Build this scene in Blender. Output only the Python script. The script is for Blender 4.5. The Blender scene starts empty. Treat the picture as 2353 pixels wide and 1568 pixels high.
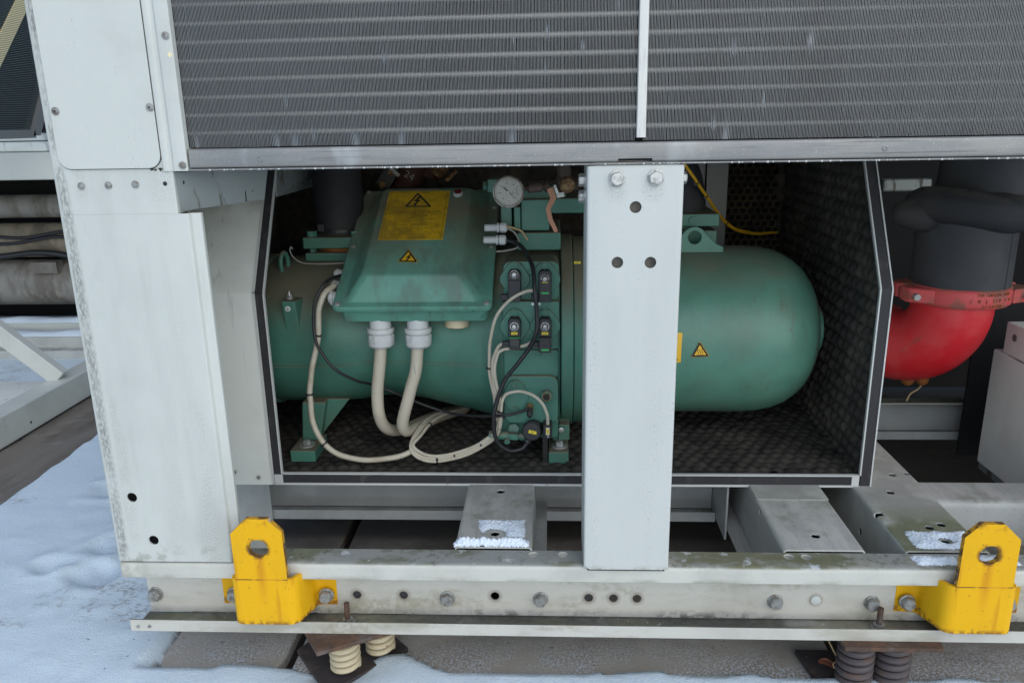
import bpy, bmesh, math, random
from mathutils import Vector, Matrix, noise
random.seed(7)
scene = bpy.context.scene
COL = scene.collection

# ---------------------------------------------------------------- camera geometry
# The view is solved from the photograph's vanishing points; P() answers "which world point
# lies on this plane at that place in the photograph" and is used only to size real things.
CXP, CYP, FP = 1176.0, 784.0, 1815.0
_D = Vector((114.0, 6456.0, 1815.0)).normalized()
_F = Vector((86.0, -512.0, 1815.0)).normalized()
_R = _D.cross(_F).normalized()
_F = _R.cross(_D).normalized()
CAM = Vector((0.0, -1.6, 1.33))

def ray(px, py):
    d = Vector((px - CXP, py - CYP, FP))
    return Vector((d.dot(_R), d.dot(_F), -d.dot(_D)))

def P(px, py, Y=None, Z=None, X=None):
    r = ray(px, py)
    if Y is not None: k = (Y - CAM.y) / r.y
    elif Z is not None: k = (Z - CAM.z) / r.z
    else: k = (X - CAM.x) / r.x
    return CAM + r * k

def PN(px, py, o, n):
    r = ray(px, py)
    return CAM + r * ((o - CAM).dot(n) / r.dot(n))

cam_data = bpy.data.cameras.new('camera')
cam = bpy.data.objects.new('camera', cam_data)
COL.objects.link(cam)
bx_ = (_R.x, _F.x, -_D.x); by_ = (-_R.y, -_F.y, _D.y); bz_ = (-_R.z, -_F.z, _D.z)
cam.matrix_world = Matrix(((bx_[0], by_[0], bz_[0], CAM.x), (bx_[1], by_[1], bz_[1], CAM.y),
                           (bx_[2], by_[2], bz_[2], CAM.z), (0, 0, 0, 1)))
cam_data.sensor_fit = 'HORIZONTAL'; cam_data.sensor_width = 36.0
cam_data.lens = FP / 2352.0 * 36.0
cam_data.clip_start = 0.02; cam_data.clip_end = 500.0
scene.camera = cam

# ---------------------------------------------------------------- objects
BASE = {}
def props(o, label=None, cat=None, group=None, kind=None):
    if label: o['label'] = label
    if cat: o['category'] = cat
    if group: o['group'] = group
    if kind: o['kind'] = kind
    elif cat: o['kind'] = 'thing'
    return o

def thing(name, label, cat, loc, group=None):
    o = bpy.data.objects.new(name, None); COL.objects.link(o)
    o.empty_display_size = 0.05
    o.location = loc; BASE[o.name] = Vector(loc); o['kind'] = 'thing'
    return props(o, label, cat, group)

class MB:
    """collects geometry in world coordinates; build() links it as ONE mesh object"""
    def __init__(self): self.v = []; self.f = []; self.m = []; self.mi = 0
    def add(self, vs, fs):
        b = len(self.v); self.v += [Vector(x) for x in vs]
        for f in fs: self.f.append([b + i for i in f]); self.m.append(self.mi)
    def box(self, x0, x1, y0, y1, z0, z1):
        vs = [(x, y, z) for x in (x0, x1) for y in (y0, y1) for z in (z0, z1)]
        self.add(vs, [(0, 1, 3, 2), (4, 6, 7, 5), (0, 4, 5, 1), (2, 3, 7, 6), (0, 2, 6, 4), (1, 5, 7, 3)])
    def hexa(self, a, b):          # two quads of 4 points each
        self.add(list(a) + list(b), [(3, 2, 1, 0), (4, 5, 6, 7), (0, 1, 5, 4), (1, 2, 6, 5), (2, 3, 7, 6), (3, 0, 4, 7)])
    def prism(self, pts, vec):
        n = len(pts); pts = [Vector(p) for p in pts]; vec = Vector(vec)
        self.add(pts + [p + vec for p in pts],
                 [list(range(n))[::-1], list(range(n, 2 * n))] + [(i, (i + 1) % n, n + (i + 1) % n, n + i) for i in range(n)])
    def rings(self, rings, cap=True, closed=True):
        n = len(rings[0]); vs = [p for r in rings for p in r]; fs = []
        for k in range(len(rings) - 1):
            for i in range(n if closed else n - 1):
                j = (i + 1) % n
                fs.append((k * n + i, k * n + j, (k + 1) * n + j, (k + 1) * n + i))
        if cap:
            fs.append(list(range(n))[::-1]); fs.append([(len(rings) - 1) * n + i for i in range(n)])
        self.add(vs, fs)
    def lathe(self, p, axis, prof, seg=32, cap=True, rot=0.0):   # prof: (distance along axis, radius)
        p = Vector(p); a = Vector(axis).normalized()
        u = a.orthogonal().normalized() if abs(a.z) > .9 or abs(a.x) > .9 and False else None
        if u is None:
            u = a.cross(Vector((0, 0, 1))); u = u.normalized() if u.length > .01 else Vector((1, 0, 0))
        w = a.cross(u)
        R = []
        for d, r in prof:
            R.append([p + a * d + (u * math.cos(rot + 2 * math.pi * i / seg) + w * math.sin(rot + 2 * math.pi * i / seg)) * r for i in range(seg)])
        self.rings(R, cap)
    def cyl(self, p0, p1, r, seg=24, r1=None):
        p0 = Vector(p0); p1 = Vector(p1)
        self.lathe(p0, p1 - p0, [(0, r), ((p1 - p0).length, r if r1 is None else r1)], seg)
    def tube(self, pts, r, seg=12, cap=True):
        pts = [Vector(p) for p in pts]; R = []; u = None
        for i, p in enumerate(pts):
            t = (pts[min(i + 1, len(pts) - 1)] - pts[max(i - 1, 0)]).normalized()
            if u is None: u = t.orthogonal().normalized()
            u = (u - t * u.dot(t)).normalized(); w = t.cross(u)
            rr = r[i] if isinstance(r, (list, tuple)) else r
            R.append([p + (u * math.cos(2 * math.pi * k / seg) + w * math.sin(2 * math.pi * k / seg)) * rr for k in range(seg)])
        self.rings(R, cap)
    def grid(self, nu, nv, fn, keep=None):
        vs = [fn(i / (nu - 1), j / (nv - 1)) for j in range(nv) for i in range(nu)]
        fs = []
        for j in range(nv - 1):
            for i in range(nu - 1):
                q = (j * nu + i, j * nu + i + 1, (j + 1) * nu + i + 1, (j + 1) * nu + i)
                if keep is None or keep((i + .5) / (nu - 1), (j + .5) / (nv - 1)): fs.append(q)
        self.add(vs, fs)
    def mesh(self, m, mat):       # copy of a mesh through a matrix
        self.add([mat @ v.co for v in m.vertices], [list(p.vertices) for p in m.polygons])
    def build(self, name, mats, parent=None, bevel=0, seg=2, smooth=35, cut=None, recalc=True, base=None):
        me = bpy.data.meshes.new(name)
        b = BASE.get(parent.name, Vector((0, 0, 0))) if parent is not None else (Vector(base) if base else Vector((0, 0, 0)))
        me.from_pydata([tuple(v - b) for v in self.v], [], self.f)
        if not isinstance(mats, (list, tuple)): mats = [mats]
        for m in mats: me.materials.append(m)
        if any(self.m):
            for p, k in zip(me.polygons, self.m): p.material_index = k
        if recalc:
            bm = bmesh.new(); bm.from_mesh(me); bmesh.ops.recalc_face_normals(bm, faces=bm.faces); bm.to_mesh(me); bm.free()
        o = bpy.data.objects.new(name, me); COL.objects.link(o)
        if parent is not None: o.parent = parent
        else: o.location = b
        BASE[o.name] = b
        if cut:
            cm = bpy.data.meshes.new('cut'); cm.from_pydata([tuple(v - b) for v in cut.v], [], cut.f)
            bm = bmesh.new(); bm.from_mesh(cm); bmesh.ops.recalc_face_normals(bm, faces=bm.faces); bm.to_mesh(cm); bm.free()
            co = bpy.data.objects.new('cut', cm); COL.objects.link(co); co.location = o.location
            if parent is not None: co.parent = parent
            md = o.modifiers.new('b', 'BOOLEAN'); md.object = co; md.operation = 'DIFFERENCE'; md.solver = 'EXACT'
            bpy.context.view_layer.update()
            nm = bpy.data.meshes.new_from_object(o.evaluated_get(bpy.context.evaluated_depsgraph_get()))
            o.modifiers.clear(); o.data = nm; nm.name = name
            bpy.data.objects.remove(co); me = nm
        if smooth:
            me.polygons.foreach_set('use_smooth', [True] * len(me.polygons))
            if smooth < 180: me.set_sharp_from_angle(angle=math.radians(smooth))
        if bevel:
            md = o.modifiers.new('bevel', 'BEVEL'); md.width = bevel; md.segments = seg
            md.limit_method = 'ANGLE'; md.angle_limit = math.radians(40); md.harden_normals = True
        return o

def catmull(pts, n=10):
    pts = [Vector(p) for p in pts]; out = []
    q = [pts[0] * 2 - pts[1]] + pts + [pts[-1] * 2 - pts[-2]]
    for i in range(1, len(q) - 2):
        for k in range(n):
            t = k / n; a, b, c, d = q[i - 1], q[i], q[i + 1], q[i + 2]
            out.append(.5 * ((2 * b) + (c - a) * t + (2 * a - 5 * b + 4 * c - d) * t * t + (3 * b - a - 3 * c + d) * t ** 3))
    out.append(pts[-1]); return out

def fillet2(path, r, n=4):
    """round the inner corners of an open 2-D path"""
    out = [path[0]]
    for i in range(1, len(path) - 1):
        p = Vector(path[i]); a = Vector(path[i - 1]) - p; b = Vector(path[i + 1]) - p
        rr = r[i] if isinstance(r, dict) and i in r else (r if not isinstance(r, dict) else .003)
        k = min(rr, a.length * .45, b.length * .45); p0 = p + a.normalized() * k; p1 = p + b.normalized() * k
        for j in range(n + 1):
            t = j / n; out.append(tuple(p0 * (1 - t) ** 2 + p * 2 * t * (1 - t) + p1 * t * t))
    out.append(path[-1]); return out

def ribbon2(path, t):
    """closed outline of a sheet of thickness t whose LEFT side of travel is solid"""
    path = [Vector(p) for p in path]; off = []
    for i, p in enumerate(path):
        d = (path[min(i + 1, len(path) - 1)] - path[max(i - 1, 0)]).normalized()
        off.append(p + Vector((-d.y, d.x)) * t)
    return [tuple(p) for p in path] + [tuple(p) for p in off[::-1]]

def rrect(x0, x1, z0, z1, r, n=5):
    out = []
    for cx, cz, a in ((x1 - r, z0 + r, -90), (x1 - r, z1 - r, 0), (x0 + r, z1 - r, 90), (x0 + r, z0 + r, 180)):
        for k in range(n + 1):
            t = math.radians(a + 90 * k / n); out.append((cx + r * math.cos(t), cz + r * math.sin(t)))
    return out

def hexbolt(mb, p, axis, r=.012, h=.010, washer=.0165, wt=.003, shank=0, rot=0.3):
    p = Vector(p); a = Vector(axis).normalized()
    if washer: mb.lathe(p, a, [(0, washer), (wt * .8, washer), (wt, washer * .93)], 28)
    mb.lathe(p + a * (wt if washer else 0), a, [(0, r), (h * .82, r), (h, r * .86)], 6, rot=rot)
    mb.lathe(p + a * (wt if washer else 0), a, [(h * .9, r * .84), (h * 1.02, r * .8)], 24)
    if shank: mb.cyl(p + a * h, p + a * (h + shank), r * .55, 16)

def screw_head(mb, p, axis, r=.006, h=.003):
    p = Vector(p); a = Vector(axis).normalized()
    mb.lathe(p, a, [(0, r * 1.5), (h * .35, r * 1.5), (h * .4, r), (h * .9, r * .9), (h * 1.1, r * .6)], 20)

_txt = {}
def text_mesh(s, size=1.0, extrude=0.0, align='CENTER', space=1.0):
    key = (s, size, extrude, align, space)
    if key in _txt: return _txt[key]
    c = bpy.data.curves.new('lettering', 'FONT'); c.body = s; c.size = size; c.extrude = extrude
    c.align_x = align; c.align_y = 'CENTER'; c.space_character = space; c.resolution_u = 2
    o = bpy.data.objects.new('lettering', c); COL.objects.link(o)
    bpy.context.view_layer.update()
    m = bpy.data.meshes.new_from_object(o.evaluated_get(bpy.context.evaluated_depsgraph_get()))
    bpy.data.objects.remove(o); bpy.data.curves.remove(c)
    _txt[key] = m; return m

def frame(o, u, v, w):
    return Matrix(((u[0], v[0], w[0], o[0]), (u[1], v[1], w[1], o[1]), (u[2], v[2], w[2], o[2]), (0, 0, 0, 1)))

def copy_tree(o, parent=None):
    c = o.copy(); COL.objects.link(c)
    if parent is not None: c.parent = parent
    for ch in list(o.children): copy_tree(ch, c)
    return c

# ---------------------------------------------------------------- materials
class NT:
    def __init__(self, name):
        self.mat = bpy.data.materials.new(name); self.mat.use_nodes = True
        self.t = self.mat.node_tree; self.t.nodes.clear(); self.co = None
    def n(self, typ, **kw):
        x = self.t.nodes.new(typ)
        for k, v in kw.items(): setattr(x, k, v)
        return x
    def l(self, a, b): self.t.links.new(a, b)
    def coord(self):
        if self.co is None: self.co = self.n('ShaderNodeTexCoord').outputs['Object']
        return self.co
    def math(self, op, a, b=None, clamp=False):
        m = self.n('ShaderNodeMath', operation=op, use_clamp=clamp)
        for i, x in enumerate((a, b)):
            if x is None: continue
            if hasattr(x, 'links'): self.l(x, m.inputs[i])
            else: m.inputs[i].default_value = x
        return m.outputs[0]
    def remap(self, s, lo, hi):
        m = self.n('ShaderNodeMapRange', interpolation_type='SMOOTHSTEP' if hi > lo else 'LINEAR')
        self.l(s, m.inputs[0]); m.inputs[1].default_value = lo; m.inputs[2].default_value = hi
        return m.outputs[0]
    def vec(self, st, off=(0, 0, 0)):
        m = self.n('ShaderNodeMapping'); self.l(self.coord(), m.inputs[0]); m.inputs['Scale'].default_value = st
        m.inputs['Location'].default_value = off
        return m.outputs[0]
    def noise(self, scale, st=(1, 1, 1), detail=4, rough=.6, off=(0, 0, 0)):
        t = self.n('ShaderNodeTexNoise'); self.l(self.vec(st, off), t.inputs['Vector'])
        t.inputs['Scale'].default_value = scale; t.inputs['Detail'].default_value = detail; t.inputs['Roughness'].default_value = rough
        return t.outputs[0]
    def term(self, q):
        k = q[0]
        if k == 'noise':
            return self.remap(self.noise(q[1], q[4] if len(q) > 4 else (1, 1, 1), q[5] if len(q) > 5 else 4, .6, q[6] if len(q) > 6 else (0, 0, 0)), q[2], q[3])
        if k == 'vor':
            t = self.n('ShaderNodeTexVoronoi'); self.l(self.vec(q[4] if len(q) > 4 else (1, 1, 1)), t.inputs['Vector']); t.inputs['Scale'].default_value = q[1]
            return self.remap(t.outputs['Distance'], q[2], q[3])
        if k == 'grad':
            s = self.n('ShaderNodeSeparateXYZ'); self.l(self.coord(), s.inputs[0])
            return self.remap(s.outputs['XYZ'.index(q[1])], q[2], q[3])
        if k == 'up':
            g = self.n('ShaderNodeNewGeometry'); s = self.n('ShaderNodeSeparateXYZ'); self.l(g.outputs['Normal'], s.inputs[0])
            return self.remap(s.outputs[2], q[1], q[2])
        if k == 'nx' or k == 'ny':
            g = self.n('ShaderNodeNewGeometry'); s = self.n('ShaderNodeSeparateXYZ'); self.l(g.outputs['Normal'], s.inputs[0])
            return self.remap(s.outputs[0 if k == 'nx' else 1], q[1], q[2])
        if k == 'rad':            # distance from a point on the X-Z face
            v = self.n('ShaderNodeVectorMath', operation='DISTANCE')
            s = self.n('ShaderNodeSeparateXYZ'); self.l(self.coord(), s.inputs[0]); c = self.n('ShaderNodeCombineXYZ')
            self.l(s.outputs[0], c.inputs[0]); self.l(s.outputs[2], c.inputs[2]); self.l(c.outputs[0], v.inputs[0]); v.inputs[1].default_value = (q[1], 0, q[2])
            m = self.n('ShaderNodeMapRange'); self.l(v.outputs['Value'], m.inputs[0]); m.inputs[1].default_value = q[3]; m.inputs[2].default_value = q[4]
            return m.outputs[0]
        if k == 'inv': return self.math('SUBTRACT', 1.0, self.term(q[1]), True)
        if k == 'add': return self.math('ADD', self.mask(q[1]), self.mask(q[2]), True)
        return q[1]
    def mask(self, terms):
        s = None
        for q in terms:
            x = self.term(q)
            s = x if s is None else self.math('MULTIPLY', s, x)
        return s

def mat(name, base, rough=.5, metal=0.0, layers=(), bump=(), spec=.5, coat=0, sss=None, trans=0):
    nt = NT(name)
    b = nt.n('ShaderNodeBsdfPrincipled'); o = nt.n('ShaderNodeOutputMaterial'); nt.l(b.outputs[0], o.inputs[0])
    b.inputs['Base Color'].default_value = (*base, 1); b.inputs['Roughness'].default_value = rough
    b.inputs['Metallic'].default_value = metal; b.inputs['Specular IOR Level'].default_value = spec
    if coat: b.inputs['Coat Weight'].default_value = coat; b.inputs['Coat Roughness'].default_value = .15
    if sss:
        b.inputs['Subsurface Weight'].default_value = sss[0]; b.inputs['Subsurface Radius'].default_value = sss[1]; b.inputs['Subsurface Scale'].default_value = sss[2]
    col = None; rg = None; mt = None
    for L in layers:
        c, terms = L[0], L[1]; r = L[2] if len(L) > 2 else None; m2 = L[3] if len(L) > 3 else None
        k = nt.mask(terms)
        m = nt.n('ShaderNodeMix', data_type='RGBA'); ins = [i for i in m.inputs if i.enabled or True]
        if hasattr(k, 'links'): nt.l(k, m.inputs[0])
        else: m.inputs[0].default_value = k
        if col is None: m.inputs[6].default_value = (*base, 1)
        else: nt.l(col, m.inputs[6])
        m.inputs[7].default_value = (*c, 1); col = m.outputs[2]
        if r is not None:
            mm = nt.n('ShaderNodeMix', data_type='FLOAT')
            if hasattr(k, 'links'): nt.l(k, mm.inputs[0])
            else: mm.inputs[0].default_value = k
            if rg is None: mm.inputs[2].default_value = rough
            else: nt.l(rg, mm.inputs[2])
            mm.inputs[3].default_value = r; rg = mm.outputs[0]
        if m2 is not None:
            mm = nt.n('ShaderNodeMix', data_type='FLOAT')
            if hasattr(k, 'links'): nt.l(k, mm.inputs[0])
            if mt is None: mm.inputs[2].default_value = metal
            else: nt.l(mt, mm.inputs[2])
            mm.inputs[3].default_value = m2; mt = mm.outputs[0]
    if col is not None: nt.l(col, b.inputs['Base Color'])
    if rg is not None: nt.l(rg, b.inputs['Roughness'])
    if mt is not None: nt.l(mt, b.inputs['Metallic'])
    nrm = None
    for q in bump:
        bn = nt.n('ShaderNodeBump'); bn.inputs['Strength'].default_value = q[1]; bn.inputs['Distance'].default_value = q[2]
        nt.l(nt.noise(q[0], q[3] if len(q) > 3 else (1, 1, 1), q[4] if len(q) > 4 else 3), bn.inputs['Height'])
        if nrm is not None: nt.l(nrm, bn.inputs['Normal'])
        nrm = bn.outputs[0]
    if nrm is not None: nt.l(nrm, b.inputs['Normal'])
    return nt.mat

GRIME = (.16, .155, .14); MOSS = (.115, .125, .055)
ORANGE_PEEL = (420, .12, .0012)
M = {}
M['white'] = mat('white_paint', (.565, .58, .53), .42, layers=[
    ((.46, .47, .43), [('noise', 5, .45, .75), ('const', .6)]),
    (GRIME, [('noise', 330, .60, .70, (1, 1, .45), 2), ('noise', 9, .50, .72, (1.6, 1, .35)), ('const', .7)], .8),
    ((.42, .43, .41), [('noise', 22, .58, .72, (1, 1, .06)), ('const', .35)])], bump=[ORANGE_PEEL])
M['post_left'] = mat('weathered_white_paint', (.565, .58, .53), .45, layers=[
    ((.46, .47, .43), [('noise', 4, .45, .72, (1, 1, .5)), ('const', .55)]),
    (GRIME, [('noise', 700, .46, .66, (1, 1, .6), 2), ('noise', 5, .47, .72, (2, 1, .3)), ('const', .42)], .8),
    # grime held along the folded outer edge
    ((.15, .15, .14), [('grad', 'X', .034, .024), ('grad', 'X', .006, .013), ('noise', 220, .30, .62, (1, 1, .35), 4), ('noise', 7, .30, .55, (1, 1, 1)), ('const', .75)], .85),
    ((.24, .24, .21), [('grad', 'X', .075, .055), ('grad', 'X', .036, .046), ('noise', 420, .40, .66, (1, 1, .5), 3), ('noise', 9, .40, .62), ('const', .42)], .85),
    ((.30, .30, .28), [('noise', 2.6, .46, .74, (2.4, 1, 1.1), 8), ('const', .26)]),
    ((.28, .275, .25), [('grad', 'X', .185, .225), ('grad', 'X', .268, .245), ('noise', 420, .44, .64, (1, 1, .6), 3), ('noise', 6, .36, .60, (1, 1, .4)), ('const', .55)], .8),
    ((.40, .40, .37), [('noise', 40, .50, .74, (1, 1, .04), 5), ('noise', 4, .42, .62), ('const', .28)]),
    ((.17, .16, .10), [('grad', 'Z', .06, .0), ('noise', 30, .50, .62), ('const', .55)], .9)], bump=[ORANGE_PEEL])
MIDB = [(P(x, y, Y=-.006).x - .169, P(x, y, Y=-.006).z - .3435) for x, y in ((1417, 410), (1506, 408))]
M['post_mid'] = mat('speckled_white_paint', (.55, .565, .525), .42, layers=[
    ((.47, .485, .455), [('noise', 6, .40, .75, (1.4, 1, .3)), ('const', .6)]),
    (GRIME, [('noise', 420, .585, .68, (1, 1, .40), 2), ('noise', 34, .47, .68, (1, 1, .045)), ('const', .62)], .8),
    (GRIME, [('noise', 300, .67, .72), ('const', .6)]),
    *[((.24, .23, .20), [('rad', qb[0], qb[1] - .026, .028, .012), ('noise', 420, .46, .62, (1, 1, .6)), ('const', .42)], .8) for qb in MIDB],
    ((.30, .29, .22), [('grad', 'Z', .012, .0), ('noise', 40, .40, .65), ('const', .7)])], bump=[ORANGE_PEEL])
M['frame'] = mat('frame_paint', (.55, .54, .475), .5, layers=[
    ((.43, .42, .37), [('noise', 6, .42, .72), ('const', .8)]),
    # grime, algae and old snow melt on what faces up
    ((.25, .26, .245), [('up', .5, .9), ('noise', 3.2, .28, .52), ('const', .92)], .85),
    (MOSS, [('up', .5, .9), ('noise', 4.5, .50, .62, (1, 2, 1), 6, (.35, 0, 0)), ('const', .72)], .95),
    ((.085, .09, .075), [('up', .5, .9), ('noise', 60, .52, .66), ('noise', 5, .45, .62), ('const', .7)], .95),
    ((.135, .135, .065), [('up', .2, .9), ('grad', 'X', 1.24, 1.34), ('grad', 'X', 1.80, 1.55), ('noise', 14, .30, .56, (1, 2, 1), 6), ('const', .85)], .95),
    ((.21, .20, .13), [('grad', 'Z', .168, .158), ('noise', 12, .46, .62, (.5, 1, 1), 6), ('const', .6)], .9),
    ((.26, .25, .20), [('grad', 'X', .10, .0), ('noise', 22, .40, .58), ('const', .6)], .9),
    ((.55, .58, .60), [('up', .4, .9), ('noise', 24, .60, .68, (1, 1, 1), 6), ('const', .75)]),
    (MOSS, [('noise', 2.6, .56, .68, (1, 1, 2.5), 6), ('noise', 90, .42, .62), ('const', .35)], .9),
    (GRIME, [('noise', 260, .62, .70), ('const', .6)])], bump=[(320, .16, .0015), (30, .1, .003)])
M['frame_low'] = mat('lower_flange_paint', (.55, .53, .465), .5, layers=[
    ((.44, .42, .365), [('noise', 6, .42, .72), ('const', .8)]),
    ((.060, .063, .055), [('up', .5, .9), ('noise', 4, .15, .5), ('const', .92)], .9),
    ((.13, .14, .085), [('up', .5, .9), ('noise', 9, .47, .62, (.6, 2, 1)), ('const', .8)], .95),
    ((.62, .66, .70), [('up', .4, .9), ('noise', 130, .60, .70), ('noise', 7, .46, .66), ('const', .8)]),
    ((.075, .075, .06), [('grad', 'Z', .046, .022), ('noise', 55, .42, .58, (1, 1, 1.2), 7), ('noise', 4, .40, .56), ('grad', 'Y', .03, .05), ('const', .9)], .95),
    ((.27, .245, .155), [('noise', 3.1, .52, .66, (1, 1, 4), 6), ('noise', 60, .35, .6), ('const', .5)], .9),
    ((.30, .28, .20), [('grad', 'Z', .10, .04), ('noise', 5, .46, .66, (1, 1, 3)), ('const', .5)], .9),
    (GRIME, [('noise', 200, .66, .72), ('const', .7)]),
    *[((.17, .12, .085), [('rad', P(x, y, Y=.0635).x + 1.011, P(x, y, Y=.0635).z - .150, .021, .011), ('const', .55)], .8) for x, y in ((820, 1365), (927, 1366), (1137, 1368), (1352, 1372), (1409, 1373), (1463, 1374), (1873, 1377), (358, 1366))],
    ], bump=[(320, .16, .0015)])
M['beam'] = mat('beam_paint', (.51, .515, .475), .5, layers=[
    ((.40, .40, .375), [('noise', 9, .35, .7, (1, .4, 1)), ('const', .8)]),
    ((.29, .295, .28), [('up', .5, .9), ('noise', 11, .36, .66, (2.2, .5, 1)), ('const', .6)], .8),
    (MOSS, [('up', .5, .9), ('noise', 5, .54, .66, (1, 1, 1), 6, (.7, .2, 0)), ('const', .5)], .95),
    (GRIME, [('noise', 210, .61, .70, (1, .6, 1)), ('const', .65)])], bump=[(320, .12, .0012)])
M['beam_moss'] = mat('mossy_beam_paint', (.50, .505, .46), .5, layers=[
    ((.36, .36, .33), [('noise', 9, .35, .7), ('const', .8)]),
    ((.30, .30, .27), [('up', .5, .9), ('noise', 8, .38, .60), ('const', .8)], .8),
    ((.15, .16, .075), [('up', .5, .9), ('grad', 'Y', .30, .20), ('noise', 9, .30, .52), ('const', .85)], .95),
    (GRIME, [('noise', 210, .61, .70), ('const', .65)])], bump=[(320, .12, .0012)])
M['panel'] = mat('panel_paint', (.78, .80, .74), .35, layers=[
    ((.64, .65, .60), [('noise', 4, .45, .72), ('const', .7)]),
    ((.20, .18, .14), [('grad', 'Z', .62, .80), ('noise', 6, .45, .66), ('const', .55)], .8),
    ((.30, .31, .30), [('noise', 26, .60, .70, (1, 1, .08)), ('const', .45)])], bump=[ORANGE_PEEL])
M['grey_panel'] = mat('grey_cabinet_paint', (.78, .79, .73), .5, layers=[
    ((.64, .64, .59), [('noise', 6, .45, .75), ('const', .6)]),
    ((.14, .135, .12), [('up', .5, .9), ('noise', 7, .40, .62), ('const', .8)], .9)], bump=[ORANGE_PEEL])
M['galv'] = mat('galvanised_steel', (.27, .265, .25), .45, .4, layers=[
    ((.205, .21, .21), [('noise', 9, .38, .66, (.5, 1, 2.4)), ('const', .8)]),
    ((.40, .41, .41), [('noise', 230, .58, .72), ('const', .5)]),
    ((.10, .095, .09), [('noise', 60, .56, .68, (.06, 1, 3)), ('const', .55)], .7),
    ((.50, .52, .52), [('noise', 3, .55, .70, (2, 1, 1)), ('const', .45)])], bump=[(90, .10, .001, (.5, 1, 1.6))])
M['divider'] = mat('cream_divider_paint', (.66, .65, .59), .5, layers=[
    ((.40, .39, .36), [('noise', 60, .50, .70, (3, 1, .3)), ('const', .4)])], bump=[ORANGE_PEEL])
M['bracket'] = mat('grey_bracket_steel', (.26, .285, .275), .5, .15, layers=[
    ((.10, .085, .06), [('noise', 16, .55, .63, (2.4, 1, .35)), ('const', .85)], .9),
    ((.34, .36, .35), [('noise', 7, .5, .72), ('const', .5)])])
M['fin'] = mat('aluminium_fin', (.30, .31, .315), .36, .5, layers=[
    ((.235, .235, .232), [('noise', 5, .40, .70), ('const', .5)])])
M['copper_tube'] = mat('dull_tube', (.40, .38, .34), .5, .3)
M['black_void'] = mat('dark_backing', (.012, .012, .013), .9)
M['foam'] = mat('acoustic_foam', (.028, .026, .023), .95, layers=[
    ((.080, .073, .062), [('up', .30, .95), ('noise', 14, .30, .66), ('const', .65)]),
    ((.13, .12, .10), [('noise', 90, .62, .74), ('noise', 6, .40, .7), ('const', .5)]),
    ((.55, .55, .52), [('noise', 150, .765, .78), ('const', .8)])], bump=[(260, .45, .002, (1, 1, 1), 5)], spec=.15)
M['foam_dark'] = mat('dark_acoustic_foam', (.055, .050, .044), .95, layers=[
    ((.125, .11, .088), [('noise', 7, .42, .72), ('const', .7)])], bump=[(260, .4, .002, (1, 1, 1), 5)], spec=.15)
M['foam_ridge'] = mat('foam_ridge', (.17, .135, .085), .95, layers=[
    ((.07, .06, .045), [('noise', 9, .40, .62), ('const', .8)])], spec=.1)
M['gasket'] = mat('black_rubber_gasket', (.035, .034, .036), .6, layers=[
    ((.10, .095, .09), [('noise', 20, .55, .72, (1, 1, .3)), ('const', .5)]),
    ((.45, .44, .40), [('noise', 130, .74, .76), ('const', .8)])], spec=.3)
M['trim'] = mat('white_panel_edge', (.56, .57, .545), .5, layers=[((.35, .33, .28), [('noise', 40, .60, .70), ('const', .6)])])
GREEN = (.066, .195, .142)
def green(name, dust, lo=.10, base=GREEN, extra=()):
    return mat(name, base, .40, layers=[
        (tuple(c * .66 for c in base), [('noise', 7, .42, .70), ('const', .55)]),
        ((.105, .145, .105), [('noise', 3.2, .50, .70), ('const', .4)]),
        ((.165, .138, .088), [('up', lo + .05, lo + .60), ('noise', 11, .05, .42), ('const', dust)], .8),
        ((.02, .04, .033), [('noise', 170, .69, .73), ('const', .6)]),
        ((.13, .10, .065), [('noise', 75, .665, .69, (1, 1, .5), 3), ('noise', 5, .48, .62), ('const', .7)], .7),
        ((.11, .17, .125), [('noise', 34, .55, .72, (2.5, 1, .12), 5), ('const', .35)])] + list(extra), bump=[(170, .22, .0016), (24, .10, .005)], spec=.45)
M['green'] = green('green_machine_paint', .88)
M['green_vessel'] = green('green_vessel_paint', .55, .55, (.092, .235, .170), [
    ((.10, .125, .085), [('noise', 6, .50, .68, (1, 1, .35)), ('up', -.1, .5), ('const', .5)]),
    ((.09, .075, .055), [('noise', 30, .64, .72, (2, 1, .12)), ('const', .35)]),
    ((.16, .10, .065), [('grad', 'X', .745, .765), ('grad', 'X', .80, .775), ('noise', 9, .40, .58, (1, 1, .5)), ('const', .7)]),
    ((.20, .16, .12), [('up', .55, .95), ('noise', 4, .40, .60, (1, 2, 1)), ('const', .55)])])
M['green_lid'] = green('green_lid_paint', .0, .4, (.118, .315, .240), [
    ((.23, .195, .125), [('grad', 'Z', .53, .70), ('noise', 7, .25, .52), ('const', .8)], .75),
    ((.105, .125, .10), [('noise', 9, .46, .66, (2.2, 1, 1)), ('const', .45)]),
    ((.02, .022, .018), [('noise', 70, .56, .66), ('noise', 8, .50, .62), ('grad', 'Z', .56, .50), ('const', .6)], .9)])
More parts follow.
